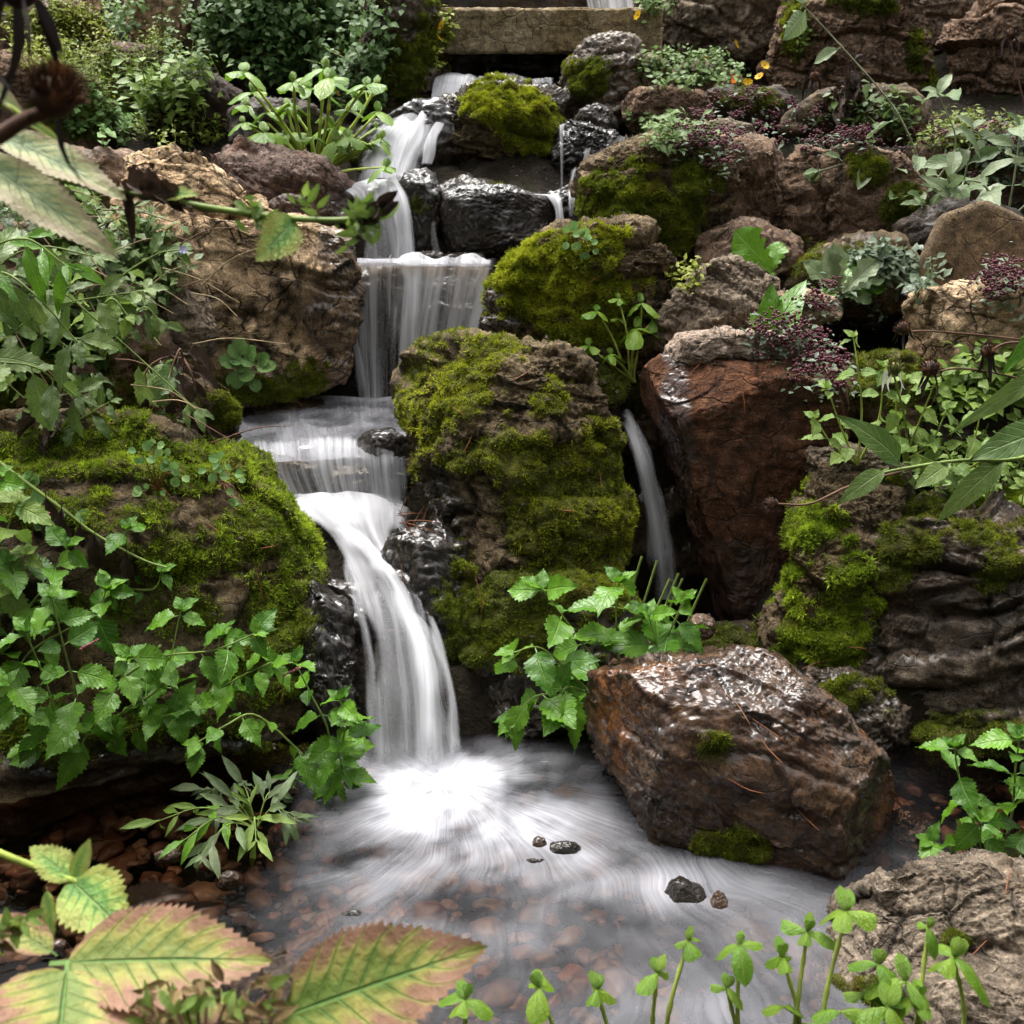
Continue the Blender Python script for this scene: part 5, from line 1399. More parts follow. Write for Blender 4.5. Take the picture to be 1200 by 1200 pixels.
tops = [((555, 1330), [(545, 1172, 0)], 'short sprout with three open leaves by the large faded leaf'), ((655, 1330), [(632, 1158, 0)], 'leaning sprout with one cupped round leaf over the rapids'), ((735, 1330), [(700, 1160, 0)], 'sprout with two hanging leaves over the rapids'),
        ((790, 1330), [(770, 1140, 0), (806, 1102, 0.01)], 'twin stemmed fleshy sprout in front of the rapids'), ((870, 1330), [(852, 1158, 0), (866, 1108, .01)], 'upright sprout with small paired leaves before the rapids'),
        ((930, 1330), [(918, 1122, 0), (946, 1092, .01)], 'pair of stout sprouts crossing in front of the pool edge'), ((985, 1330), [(992, 1068, 0)], 'tallest sprout with a hooked tip in front of the dry rock'),
        ((1060, 1330), [(1028, 1130, 0), (1088, 1088, .01), (1062, 1150, -.02)], 'branched sprout clump leaning before the dry rock'), ((1085, 1330), [(1118, 1122, .01), (1075, 1170, -.03), (1040, 1180, -.04)], 'low bushy sprout with broad leaves before the flat stone')]
for b, t_, lab in tops:
    sprouts(lab, b, .94, [(x, y, .03 + d) for x, y, d in t_], L0=.025, r=.0029, group='fleshy sprouts along the near bank')
rg_ = random.Random(5)
sprouts('big clump of yellow green fleshy stems above the streaked slab rock', (372, 205), 4.0, [(rg_.uniform(285, 450), rg_.uniform(80, 175), rg_.uniform(-.15, .15)) for _ in range(26)], L0=.052, r=.006, name='fleshy_stem_clump')
sprouts('small clump of nodding green sprouts above the rust brown boulder', (742, 448), 2.98, [(700, 365, 0), (725, 350, 0), (752, 355, .02), (690, 405, -.02), (745, 385, 0), (715, 415, -.03), (765, 375, .02)], L0=.034, r=.0032, name='fleshy_stem_clump')
sprouts('single fleshy shoot stretched over the second cascade', (385, 205), 3.85, [(452, 196, -.15)], L0=.04, r=.004, name='fleshy_shoot')

# --- the leaning grey green plants at the right
p = Plant('leaning_plant', 'tall grey green plant leaning left over the upper wall with limp leaves', 'plant', P(1110, 275, 3.5))
for path in ([(1110, 275), (1080, 195), (1050, 130), (1000, 70), (940, 5)], [(1110, 275), (1090, 230), (1120, 170), (1100, 110)], [(1110, 275), (1060, 215), (1010, 190), (960, 200)], [(1110, 275), (1060, 240), (1030, 210)], [(1110, 275), (1130, 210), (1140, 150)]):
    p.leafy([P(x, y, 3.5 - .012 * k) for k, (x, y) in enumerate(path)], 5, 'grey', .125, .10, droop=.75, start=.3, smat='pale', r=.0035, term=2, cam=.7, skip=.25)
p = Plant('leaning_plant', 'grey leaved clump above the six sided paver', 'plant', P(1180, 260, 3.35))
for path in ([(1180, 260), (1150, 215), (1110, 215)], [(1180, 260), (1190, 200), (1196, 150)], [(1180, 260), (1130, 250), (1080, 240)], [(1180, 260), (1220, 220), (1230, 180)], [(1150, 265), (1120, 240), (1105, 225)]):
    p.leafy([P(x, y, 3.35) for x, y in path], 4, 'grey', .13, .10, droop=.3, start=.35, smat='pale', r=.0035, term=2, cam=.7)
# --- dandelion like rosettes
p = Plant('dandelion_plant', 'bright green toothed dandelion leaf standing against the brown rocks', 'plant', P(905, 318, 3.08))
for (x, y), dY in (((855, 262), 0), ((915, 275), .03), ((900, 335), -.08)):
    e = P(x, y, 3.08 + dY * .5)
    p.leaf(p.b, e - p.b, TOCAM(p.b) + np.array([0, 0, .2]), np.linalg.norm(e - p.b) * .85, 'lob', 1.3)
p = Plant('dandelion_plant', 'sprawling rosette of long wavy leaves below the brown rock face', 'plant', P(985, 345, 3.05))
for k, (x, y) in enumerate([(910, 340), (940, 290), (980, 285), (1040, 290), (1075, 320), (1020, 350), (940, 385), (905, 395), (1000, 300), (1060, 300), (965, 275)]):
    e = P(x, y, 3.05 + random.uniform(-.06, .06))
    p.leaf(p.b, e - p.b, TOCAM(p.b) + np.array([0, 0, .8]), min(.125, np.linalg.norm(e - p.b) * 1.1), 'lob' if k % 4 == 0 else 'lobgrey', .85)
p = Plant('broadleaf_plant', 'low broad leaved plant spilling round the pink stone', 'plant', P(900, 405, 2.85))
for (x, y) in [(880, 365), (905, 330), (935, 400), (915, 350), (885, 400), (940, 320)]:
    e = P(x, y, 2.85 + random.uniform(-.04, .04))
    p.leaf(p.b, e - p.b, TOCAM(p.b) + np.array([0, 0, .6]), max(.07, np.linalg.norm(e - p.b)), 'nettlelance', 1.5)

# --- left middle: drooping perennial stems
def perennial(label, base, Yb, paths, kinds, L, n=6, smat='green', name='perennial_plant', droop=.6, r=.003, group='leafy perennials on the left bank', skip=.1):
    b = P(base[0], base[1], Yb)
    p = Plant(name, label, 'plant', b, group)
    for k, path in enumerate(paths):
        p.leafy([b] + [P(x, y, Yb + d) for x, y, d in path], n, kinds[k % len(kinds)], L[0], L[1], droop=droop, start=.15, r=r, smat=smat, cam=.6, skip=skip)
    return p


perennial('dull green perennial drooping over the shaded brown rock', (-60, 420), 2.5, [[(0, 330, 0), (60, 335, 0), (130, 390, 0), (230, 480, .02)], [(10, 370, 0), (70, 400, 0), (110, 440, 0)], [(-20, 330, 0), (40, 290, 0), (110, 300, 0)], [(0, 400, 0), (60, 360, -.02), (170, 340, -.02)]], ['dusk', 'dusklance', 'dusk'], (.10, .075), n=7)
perennial('long leaved perennial reaching from the left edge below the foreground stem', (-80, 380), 2.3, [[(-10, 320, 0), (40, 345, -.02), (90, 400, -.02)], [(-20, 300, 0), (30, 280, 0), (75, 310, 0)], [(-20, 420, -.02), (40, 430, -.02), (90, 465, -.02)]], ['dusk', 'nettlelance'], (.11, .08), n=6)
perennial('weedy perennial with small violet flowers against the cracked boulder', (120, 420), 2.75, [[(130, 340, 0), (180, 300, 0), (215, 292, 0)], [(100, 370, 0), (80, 330, 0), (60, 300, 0)], [(150, 380, 0), (170, 360, 0), (190, 380, 0)], [(110, 380, 0), (130, 350, -.02), (150, 370, -.04)]], ['dusk', 'lime'], (.065, .05), n=6)
perennial('withered perennial with dark hanging leaves above the mossy bank', (215, 420), 2.62, [[(225, 440, -.03), (235, 480, -.05), (250, 520, -.06)], [(190, 420, -.02), (170, 440, -.05), (190, 480, -.06)], [(210, 410, -.02), (200, 450, -.06), (225, 500, -.08)]], ['dead', 'dusk', 'dead'], (.085, .06), n=5, smat='brown', droop=1.2)
p = Plant('withered_stem', 'slanting green stem with dead brown leaves hanging over the moss', 'plant', P(-30, 520, 2.25), None)
c = spline([P(-30, 520, 2.25), P(30, 565, 2.2), P(75, 598, 2.18), P(110, 625, 2.17), P(165, 655, 2.16), P(195, 665, 2.16)], 24)
p.stem(c, .0042, .002, 'green')
for t_, L in ((7, .10), (9, .11), (14, .075), (17, .065), (12, .05)):
    p.leaf(c[t_] + np.array([0, -.004, 0]), (random.uniform(-.1, .1), -.1, -1), TOCAM(c[t_]) + np.array([random.uniform(-.4, .4), 0, 0]), L, 'dead', .8)
perennial('weed with dead brown leaves among the left bank stems', (60, 520), 2.42, [[(70, 470, 0), (90, 440, 0)], [(40, 480, 0), (10, 450, 0)], [(80, 500, -.02), (130, 470, -.03)], [(60, 500, -.02), (45, 470, -.04)]], ['dead', 'lime', 'dusk'], (.07, .05), n=5)
perennial('bushy small leaved weed at the left edge of the cracked boulder', (80, 300), 3.0, [[(90, 250, 0), (120, 220, 0)], [(60, 260, 0), (40, 230, 0)], [(110, 270, 0), (150, 250, 0)], [(80, 260, 0), (80, 220, 0)], [(20, 290, 0), (-10, 250, 0)]], ['lime', 'dusk', 'lime'], (.06, .045), n=6)
perennial('lime tinted nettle at the left edge below the slanting stem', (-30, 700), 2.1, [[(0, 640, 0), (20, 590, 0)], [(-20, 640, 0), (-5, 560, 0)], [(10, 680, 0), (30, 650, 0)]], ['lime', 'nettle'], (.08, .06), n=4)

# --- dry stalks lying about the left bank
for k in range(34):
    x, y = random.uniform(0, 260), random.choice([random.uniform(200, 350), random.uniform(380, 520)])
    Y = 3.0 - (y - 200) / 320 * .6 + random.uniform(-.05, .1)
    a = random.uniform(-.9, .9)
    L = random.uniform(50, 130)
    b = P(x, y, Y)
    p = Plant('dry_stalk', 'thin dry straw coloured stalk tangled among the left bank plants', 'stalk', b, 'dry stalks on the left bank')
    p.stem(spline([b, P(x + L * .5 * math.cos(a) + random.uniform(-12, 12), y + L * .5 * math.sin(a) + 8, Y - .02), P(x + L * math.cos(a), y + L * math.sin(a) + 30, Y - .05)], 9), .0016, .0009, random.choice(['tan', 'brown', 'tan']), 5)

# --- columbine trailers on the moss
def columbine(label, base, Yb, tips, L=.017, group='columbine seedlings on the moss', smat='red', nper=4):
    b = P(base[0], base[1], Yb)
    p = Plant('columbine_plant', label, 'plant', b, group)
    for x, y in tips:
        e = P(x, y, Yb - .02)
        c = spline([b, b + (e - b) * .5 + np.array([0, -.01, .02]), e], 10)
        p.stem(c, .0011, .0007, smat, 5)
        for k in range(nper):
            a = random.random() * 6.28
            d = np.array([math.cos(a), -.3, math.sin(a)])
            q = c[-1 - (k % 3)]
            p.leaf(q + d * L * .5, d, TOCAM(q) + np.array([0, 0, .6]), L * random.uniform(.7, 1.25), 'round')
    return p


columbine('columbine with grey green round leaflets on the moss hump', (185, 575), 2.30, [(165, 530), (180, 525), (195, 535), (205, 545), (210, 555), (170, 580), (205, 590)])
columbine('trailing columbine with reddish runners near the cascade', (262, 565), 2.36, [(235, 575), (245, 550), (262, 540), (275, 560), (255, 600), (270, 605), (285, 590), (300, 640)])
columbine('pale columbine in the shade of the withered stem leaves', (55, 620), 2.24, [(35, 570), (20, 555), (60, 610), (70, 620), (85, 595), (40, 600)], L=.024)
columbine('columbine growing at the foot of the cracked boulder by the shelf', (288, 470), 3.2, [(285, 425), (300, 430), (310, 432), (275, 418), (295, 420)], L=.04, nper=3)
columbine('tiny columbine on top of the low mossy boulder', (672, 285), 3.05, [(665, 278), (680, 282), (690, 290)], L=.022)

# --- floating weed in the pool
p = Plant('water_weed', 'pale narrow leaved weed floating in the pool near the rapids', 'plant', Pz(300, 965, .01))
for tip in [(185, 962), (215, 985), (240, 925), (280, 920), (285, 945), (330, 930), (345, 960), (235, 1003), (300, 985), (250, 960)]:
    e = Pz(tip[0], tip[1], .03)
    c0 = [p.b + np.array([0, 0, -.01]), p.b + (e - p.b) * .5 + np.array([0, 0, .03]), e]
    p.leafy(c0, 4, random.choice(['greylance', 'nettlelance', 'limelance']), .065, .05, ang=45, droop=.1, start=.35, r=.0018, smat='green', term=2, cam=.9)
p = Plant('water_weed', 'small weed tuft at the left foot of the plunge pool foam', 'plant', Pz(345, 920, .0))
p.leafy([p.b, Pz(343, 905, .04), Pz(346, 898, .06)], 3, 'nettlelance', .04, .035, term=2)


# ---------------------------------------------------------------- resting small things on the stones by ray casts
bpy.context.view_layer.update()
DG = bpy.context.evaluated_depsgraph_get()
SKIP = ('waterfall', 'pool_water', 'stream_water', 'leaf', 'stem', 'pine', 'crown', 'trunk')


def hit(px, py, skip=SKIP):
    d = Vector(ray(px, py)).normalized()
    o = Vector(CAM)
    for _ in range(14):
        ok, loc, nrm, fi, ob, mx = scene.ray_cast(DG, o, d)
        if not ok: return None
        if not ob.name.startswith(skip):
            return np.array(loc), np.array(nrm), ob
        o = loc + d * .002
    return None


def blobs(centres, radii, sub=1):
    v, f = ico(sub)
    n = len(centres)
    V = (np.asarray(radii)[:, None, None] * v[None] + np.asarray(centres)[:, None]).reshape(-1, 3)
    F = (f[None] + (np.arange(n) * len(v))[:, None, None]).reshape(-1, 3)
    return V, F


SEDUM = simple_mat('maroon_stonecrop_flowers', (.10, .030, .038), .6, .1, (.30, .09, .13), 300)


def leaf_soup(cen, dirs, nrms, L, wid):
    """Many small folded leaves as one mesh: six triangles each."""
    n = len(cen)
    d = norm(dirs)
    nr = norm(nrms - d * (nrms * d).sum(1, keepdims=True))
    s = np.cross(d, nr)
    L = np.asarray(L)[:, None]
    prof = [(0, 0, 0), (.45, -wid, .06), (.45, 0, 0), (.45, wid, .06), (1, 0, -.12)]
    V = np.stack([cen + d * L * y + s * L * x + nr * L * z for y, x, z in prof], 1).reshape(-1, 3)
    U = np.tile(np.array([(.5, 0), (0, .45), (.5, .45), (1, .45), (.5, 1)]), (n, 1))
    F = (np.array([(0, 2, 1), (0, 3, 2), (1, 2, 4), (2, 3, 4)])[None] + (np.arange(n) * 5)[:, None, None]).reshape(-1, 3)
    return V, F, U


def stonecrop(label, cx_, cy_, rx, ry, n, seed, h=.05):
    rg = np.random.default_rng(seed)
    C, Rr, lc, ld, ln, lL = [], [], [], [], [], []
    base = None
    tries = 0
    while len(C) < n * 14 and tries < n * 3:
        tries += 1
        a, q = rg.uniform(0, 6.28), math.sqrt(rg.random())
        hh = hit(cx_ + rx * q * math.cos(a), cy_ + ry * q * math.sin(a))
        if hh is None: continue
        p0, nr, ob = hh
        if base is None: base = p0
        if np.linalg.norm(p0 - base) > .8: continue
        top = p0 + np.array([rg.normal(0, .015), rg.normal(0, .015) - .01, h * rg.uniform(.3, 1.1)])
        for k in range(14):
            C.append(top + rg.normal(0, .011, 3) * np.array([1, 1, .5]))
            Rr.append(rg.uniform(.0022, .0042))
        for k in range(4):
            lc.append(top + rg.normal(0, .02, 3) - np.array([0, 0, .02]))
            ld.append(rg.normal(0, 1, 3) * np.array([1, 1, .4]))
            ln.append(np.array([0, -.3, 1.0]))
            lL.append(rg.uniform(.012, .028))
    if base is None: return
    p = Plant('stonecrop_plant', label, 'plant', base, 'maroon stonecrop mats on the right bank')
    V, F = blobs(C, Rr)
    add('flower_heads', mesh_np('flower_heads', V - p.b, F, [SEDUM]), p.o, kind='stuff')
    V, F, U = leaf_soup(np.array(lc), np.array(ld), np.array(ln), lL, .25)
    add('foliage', mesh_np('foliage', V - p.b, F, [LM['sedumleaf']], False, uv=U), p.o, kind='stuff')


for k, (lab, a, b, rx, ry, n) in enumerate([
    ('maroon stonecrop cushion hanging over the mossy overhang rock', 828, 178, 34, 32, 46), ('wide maroon stonecrop mat along the top of the brown wall rocks', 955, 162, 75, 22, 80), ('thin maroon stonecrop under the leaning grey plant', 1050, 165, 60, 20, 40),
    ('maroon stonecrop mat behind the pale painted sheen cap', 935, 400, 52, 34, 80), ('sparse maroon stonecrop between rosette and pink stone', 1000, 360, 50, 30, 40), ('maroon stonecrop clump in front of the six sided paver', 1175, 345, 36, 22, 44),
    ('maroon stonecrop patch under the right cliff rock', 1150, 190, 45, 30, 40), ('small maroon stonecrop tuft beside the lime nettles', 965, 440, 34, 30, 34), ('faded stonecrop among gravel under the yellow flowers', 870, 130, 40, 14, 26)]):
    stonecrop(lab, a, b, rx, ry, n, 40 + k)

YEL = simple_mat('yellow_petal', (.75, .45, .02), .5, .25, (.85, .60, .05))
ORG = simple_mat('orange_petal', (.75, .20, .03), .5, .25)
VIO = simple_mat('violet_petal', (.32, .30, .62), .5, .25)
PNK = simple_mat('pink_flower_spike', (.62, .16, .26), .5, .2)


def flower_mesh(mat, n=7, r=.012):
    V, F = [], []
    for k in range(n):
        a = 2 * math.pi * k / n
        d = np.array([math.cos(a), math.sin(a), .35])
        s = np.array([-math.sin(a), math.cos(a), 0])
        i = len(V)
        V += [d * r * .1, d * r * .7 + s * r * .35, d * r * 1.0 + np.array([0, 0, -.1 * r]), d * r * .7 - s * r * .35]
        F += [(i, i + 1, i + 2, i + 3)]
    return mesh_np('flower', V, F, [mat])


FLW = {'y': flower_mesh(YEL, 8, .020), 'o': flower_mesh(ORG, 7, .018), 'v': flower_mesh(VIO, 5, .010)}


def herb(name, label, cx_, cy_, rx, ry, n, mat, L, h, seed, group=None, wid=.3, flowers=(), hang=0.0, stems=True, smat='green', face=.5):
    """A low plant made of many leaflets, spread over the stones it grows on."""
    rg = np.random.default_rng(seed)
    cen, dr, nr, LL, st = [], [], [], [], []
    base = None
    for _ in range(n):
        a, q = rg.uniform(0, 6.28), math.sqrt(rg.random())
        hh = hit(cx_ + rx * q * math.cos(a), cy_ + ry * q * math.sin(a))
        if hh is None: continue
        p0 = hh[0]
        if base is None: base = p0
        if np.linalg.norm(p0 - base) > 1.3: continue
        up = np.array([rg.normal(0, .35), rg.normal(-.25, .3), 1.0 - hang * 1.6])
        tip = p0 + norm(up) * h * rg.uniform(.4, 1.2)
        st.append((p0, tip))
        m = rg.integers(5, 9)
        for k in range(m):
            t = rg.uniform(.35, 1)
            cen.append(p0 + (tip - p0) * t + rg.normal(0, L * .45, 3))
            dr.append(rg.normal(0, 1, 3) * np.array([1, 1, .5]) + np.array([0, -.2, -.1 - hang]))
            nr.append(np.array([0, 0, .9]) + face * TOCAM(p0) + rg.normal(0, .3, 3))
            LL.append(L * rg.uniform(.6, 1.3))
    if base is None: return None
    p = Plant(name, label, 'plant', base, group)
    V, F, U = leaf_soup(np.array(cen), np.array(dr), np.array(nr), LL, wid)
    add('foliage', mesh_np('foliage', V - p.b, F, [mat], False, uv=U), p.o, kind='stuff')
    if stems:
        Vs, Fs, n0 = [], [], 0
        for a, b in st[::2]:
            v, f = tube(spline([a - (b - a) * .1, (a + b) / 2 + rg.normal(0, .1, 3) * h * .3, b], 4), [.0016, .0013, .001, .0008], 4)
            Vs.append(v); Fs.append(f + n0); n0 += len(v)
        add('stems', mesh_np('stems', np.concatenate(Vs) - p.b, np.concatenate(Fs), [STEM[smat]]), p.o, kind='stuff')
    for (x, y, kd) in flowers:
        hh = hit(x, y)
        if hh is None: continue
        q = hh[0] + TOCAM(hh[0]) * .09
        o = add('flower', FLW[kd], p.o, q - p.b)
        o.rotation_euler = (R(random.uniform(30, 70)), R(random.uniform(-30, 30)), random.random() * 6)
    return p


herb('corydalis_plant', 'feathery yellow flowered plant on the squared stones right of the slab', 812, 88, 66, 22, 130, LM['fern'], .024, .06, 61, flowers=[(862, 52, 'y'), (826, 70, 'y'), (896, 77, 'y'), (862, 93, 'o'), (876, 97, 'y'), (890, 90, 'y')], wid=.32)
herb('corydalis_plant', 'feathery plant below the yellow flowers beside the thin trickle', 770, 150, 40, 12, 22, LM['fern'], .022, .04, 62, wid=.32)
herb('corydalis_plant', 'small yellow leaved plant growing from the slab end crevice', 515, 55, 12, 36, 34, LM['weed'], .024, .06, 63, flowers=[(514, 45, 'y'), (518, 30, 'y')], wid=.35)
herb('corydalis_plant', 'weed with tiny yellow blooms on top of the slab by the far fall', 770, 10, 22, 14, 34, LM['fern'], .028, .09, 64, flowers=[(748, 18, 'y')], wid=.3)
herb('shrub', 'dense blue green shrub with drooping leaflets on the dark rock', 345, 40, 100, 70, 560, LM['blue'], .032, .15, 65, hang=.5, wid=.34, flowers=[(395, 110, 'y'), (396, 62, 'y')])
herb('shrub', 'small dark leaved creeper hanging on the tan upper block', 140, 15, 24, 30, 50, LM['blue'], .03, .08, 66, hang=.6, wid=.34)
weeds = [('yellow green weed carpet below the tan wall blocks', 75, 60, 60, 40, 190, 'weed', .021, .12), ('weedy carpet running down the upper left bank', 110, 110, 60, 40, 170, 'weed', .021, .11), ('sparse sunlit weeds above the mauve slab rock', 200, 85, 40, 40, 90, 'weed', .018, .09),
         ('leafy green weed between grey ledge and fleshy stems', 190, 130, 55, 26, 70, 'lime', .042, .12), ('low weeds crowning the cracked boulder', 215, 160, 50, 18, 60, 'weed', .022, .06), ('pale round leaved weed left of the cracked boulder', 120, 150, 40, 26, 60, 'round', .026, .08),
         ('feathery weed under the shrub by the fleshy stems', 240, 70, 45, 35, 80, 'fern', .026, .12), ('dark weeds under the tall mossy pillar', 420, 110, 40, 30, 70, 'blue', .03, .08), ('ground weed at the left edge above the perennials', 60, 250, 60, 40, 70, 'dusk', .040, .09),
         ('low ground weed around the shaded brown rock', 150, 320, 60, 60, 90, 'dusk', .036, .09), ('small creeping weed under the drooping perennial', 60, 400, 80, 50, 90, 'dusk', .036, .08), ('tiny leaved trailing weed over the layered rock shelf edge', 1130, 560, 70, 30, 90, 'lime', .022, .08),
 ('weed mat between wavy rosette and paver', 1030, 330, 60, 30, 80, 'sedumleaf', .03, .05), ('small bright weeds at the foot of the pale folded rock', 800, 330, 20, 14, 16, 'weed', .02, .04),
         ('short weeds between the moss capped rock and the trickle', 790, 165, 40, 16, 30, 'fern', .024, .05), ('weed tuft under the tan squared block', 1150, 470, 60, 26, 60, 'lime', .036, .09), ('sparse weed on the central wall rock', 935, 45, 20, 20, 14, 'lime', .03, .06), ('low weeds on bare ground below the ridged cliff rock', 1130, 165, 70, 22, 70, 'weed', .024, .06), ('dark leaved weeds between brown wall and leaning plant', 1020, 150, 50, 18, 40, 'dusk', .036, .08), ('reddish weed mat under the right cliff', 1180, 190, 40, 30, 50, 'sedumleaf', .03, .05)]
for k, (lab, a, b, rx, ry, n, m, L, h) in enumerate(weeds):
    herb('weed_patch', lab, a, b, rx, ry, int(n * 1.25), LM[m], L, h, 80 + k, wid=.2 if m == 'weed' else .3 if m != 'round' else .5)


# --- coneflowers
CONE = simple_mat('dark_seed_head', (.035, .018, .012), .7, 0, (.22, .09, .03), 90)
CONEG = simple_mat('green_seed_head', (.10, .12, .02), .6, 0, (.2, .13, .03), 90)
PETAL = simple_mat('white_petal', (.78, .74, .66), .5, .25)
CONEB = simple_mat('brown_bristly_head', (.07, .030, .014), .7, 0, (.32, .13, .04), 60)
DEADP = simple_mat('blackened_petal', (.025, .015, .013), .6)


def coneflower(label, head, axis, r, stempts, petals=7, plen=2.2, pmat=None, cmat=None, smat='brown', sr=.0025, spikes=220, seed=0, group='spent coneflowers', fade=1.0):
    rg = np.random.default_rng(seed)
    head = np.asarray(head, float)
    ax = norm(axis)
    p = Plant('coneflower', label, 'flower', stempts[0], group)
    p.stem(spline(list(stempts) + [head - ax * r * .5], 18), sr, sr * .8, smat)
    d = norm(rg.normal(0, 1, (spikes, 3)))
    d = d[(d @ ax) > -.25]
    n = len(d)
    w = norm(np.cross(d, rg.normal(0, 1, (n, 3)))) * r * .06
    b = head + d * r * .55
    tip = head + norm(d + ax * .35) * r * rg.uniform(.9, 1.15, n)[:, None]
    V = np.stack([b + w, b - w, tip], 1).reshape(-1, 3)
    F = np.arange(n * 3).reshape(-1, 3)
    v, f = ico(3)
    V = np.concatenate([V, v * r * .66 + head])
    F = np.concatenate([F, f + n * 3])
    add('seed_head', mesh_np('seed_head', V - p.b, F, [cmat or CONE], False), p.o)
    for k in range(petals):
        a = 2 * math.pi * k / petals + rg.uniform(-.3, .3)
        s = norm(np.cross(ax, (0.3, .2, 1)))
        t = np.cross(ax, s)
        o = head + (s * math.cos(a) + t * math.sin(a)) * r * .6 - ax * r * .3
        L = r * plen * rg.uniform(.6, 1.2)
        dn = norm(np.array([0, 0, -1.0]) + .3 * (s * math.cos(a) + t * math.sin(a)))
        sv = norm(np.cross(dn, rg.normal(0, 1, 3)))
        c = spline([o, o + dn * L * .5 + rg.normal(0, .08, 3) * L, o + dn * L + rg.normal(0, .12, 3) * L], 6)
        ww = np.array([.05, .08, .085, .07, .05, .01]) * L
        V = np.concatenate([c + sv * ww[:, None], c - sv * ww[:, None]])
        F = [(i, i + 1, i + 7, i + 6) for i in range(5)]
        add('petal', mesh_np('petal', V - p.b, F, [pmat or DEADP]), p.o)
    return p


coneflower('large dried coneflower head on a slanting stalk close by', P(64, 112, .60), (.35, .1, .95), .0155, [P(-60, 190, .60), P(-10, 165, .60), P(30, 140, .60)], petals=3, plen=2.6, sr=.0042, spikes=900, seed=1, group=None, cmat=CONEB)
coneflower('shrivelled hanging coneflower at the upper left corner', P(22, -12, .62), (0, .1, 1), .013, [P(-60, -60, .62), P(-20, -45, .62)], petals=6, plen=3.4, sr=.003, seed=2, group=None)
coneflower('dried coneflower on a thin stalk before the rust brown boulder', P(905, 590, 2.25), (-.9, -.3, .2), .018, [P(1085, 545, 2.4), P(1000, 568, 2.3), P(950, 590, 2.26)], petals=3, plen=1.6, seed=3)
coneflower('blackened coneflower with limp petals beside the white petalled one', P(1090, 432, 2.45), (-.5, -.3, .6), .026, [P(1260, 470, 2.5), P(1200, 445, 2.5), P(1130, 432, 2.46)], petals=8, plen=1.8, seed=4)
coneflower('blackened coneflower hanging in front of the tan squared block', P(1158, 412, 2.45), (.1, -.4, .8), .022, [P(1290, 420, 2.5), P(1230, 405, 2.48), P(1180, 402, 2.46)], petals=8, plen=2.2, seed=5)
coneflower('dark coneflower head resting by the stonecrop clump', P(1058, 385, 2.6), (-.3, -.3, .8), .022, [P(1280, 410, 2.6), P(1180, 396, 2.6), P(1090, 388, 2.6)], petals=5, plen=1.4, seed=6)
coneflower('coneflower with drooping white petals and a green cone', P(1048, 432, 2.38), (0, -.3, .95), .020, [P(1065, 540, 2.52), P(1060, 490, 2.51)], petals=5, plen=2.0, pmat=PETAL, cmat=CONEG, smat='green', seed=7, group=None)
coneflower('withered coneflower under the mossy wall rock', P(955, 90, 4.2), (0, -.3, 1), .026, [P(985, 150, 4.2), P(965, 120, 4.2)], petals=7, plen=2.2, seed=8)
coneflower('black withered coneflower against the ridged cliff rock', P(1185, 40, 4.3), (0, -.3, 1), .028, [P(1200, 120, 4.3), P(1190, 80, 4.3)], petals=7, plen=2.0, seed=9)
for k, (x, y) in enumerate([(1000, 72), (983, 105), (992, 100)]):
    p = Plant('withered_stem', ['tallest blackened stalk with limp dead leaves behind the stonecrop mat', 'short blackened stalk leaning beside its tall neighbour', 'blackened stalk between the tall one and the short one'][k], 'plant', P(x, y + 55, 4.0), 'blackened stalks above the brown wall')
    p.leafy([P(x, y + 55, 4.0), P(x + 3, y + 20, 4.0), P(x, y, 4.0)], 4, 'dead', .09, .06, smat='brown', droop=1.4, r=.003)

# slanting green stalk and broad blades at the right edge
p = Plant('broadleaf_plant', 'green stalk lying over the rock shelf with long dark pointed leaves', 'plant', P(1260, 500, 2.3))
c = spline([P(1260, 500, 2.3), P(1200, 536, 2.3), P(1120, 540, 2.3), P(1040, 553, 2.3), P(1005, 565, 2.3)], 20)
p.stem(c, .0045, .003, 'green')
for (bx, by), (tx, ty), kd, w in (((1175, 540), (1115, 590), 'dusklance', 1.2), ((1035, 552), (1000, 572), 'dusklance', 1.5), ((1055, 545), (1030, 495), 'dusklance', 1.4), ((1260, 420), (1145, 472), 'dusklance', .6), ((1240, 500), (1160, 520), 'dusklance', 1.5), ((1240, 360), (1185, 425), 'nettlelance', .8), ((1110, 545), (1085, 560), 'dusklance', 1.6)):
    a, b = P(bx, by, 2.3), P(tx, ty, 2.24)
    p.leaf(a, b - a, TOCAM(a) + np.array([.3, 0, .5]), np.linalg.norm(b - a) * 1.05, kd, w)

# ---------------------------------------------------------------- near plants: faded coleus leaves and the bent stem
AUT = leaf_mesh('leaf', [(0, .05), (.06, .14), (.2, .235), (.38, .27), (.55, .25), (.72, .175), (.88, .08), (1, .0)], LM['autumn'], teeth=26, tooth=.06, fold=.18, droop=.10, wave=.010, pet=.10, cols=4)
AUTB = leaf_mesh('leaf', [(0, .10), (.06, .30), (.2, .44), (.38, .48), (.55, .44), (.72, .33), (.88, .16), (1, .0)], LM['autumn'], teeth=20, tooth=.07, fold=.16, droop=.15, wave=.015, pet=.10, cols=4)
GRN = leaf_mesh('leaf', [(0, .08), (.08, .26), (.2, .36), (.38, .40), (.55, .36), (.72, .26), (.88, .12), (1, .0)], LM['green2'], teeth=13, tooth=.10, fold=.15, droop=.15, wave=.015, pet=.10, cols=4)
FAD = leaf_mesh('leaf', [(0, .02), (.1, .11), (.3, .17), (.5, .175), (.7, .13), (.88, .06), (1, 0)], LM['greycol'], teeth=24, tooth=.08, fold=.2, droop=.12, wave=.01, pet=.05, cols=4)
DEADL = leaf_mesh('leaf', ELL, LM['dead'], teeth=14, tooth=.1, fold=1.5, droop=.5, wave=.1, pet=.1, cols=4)


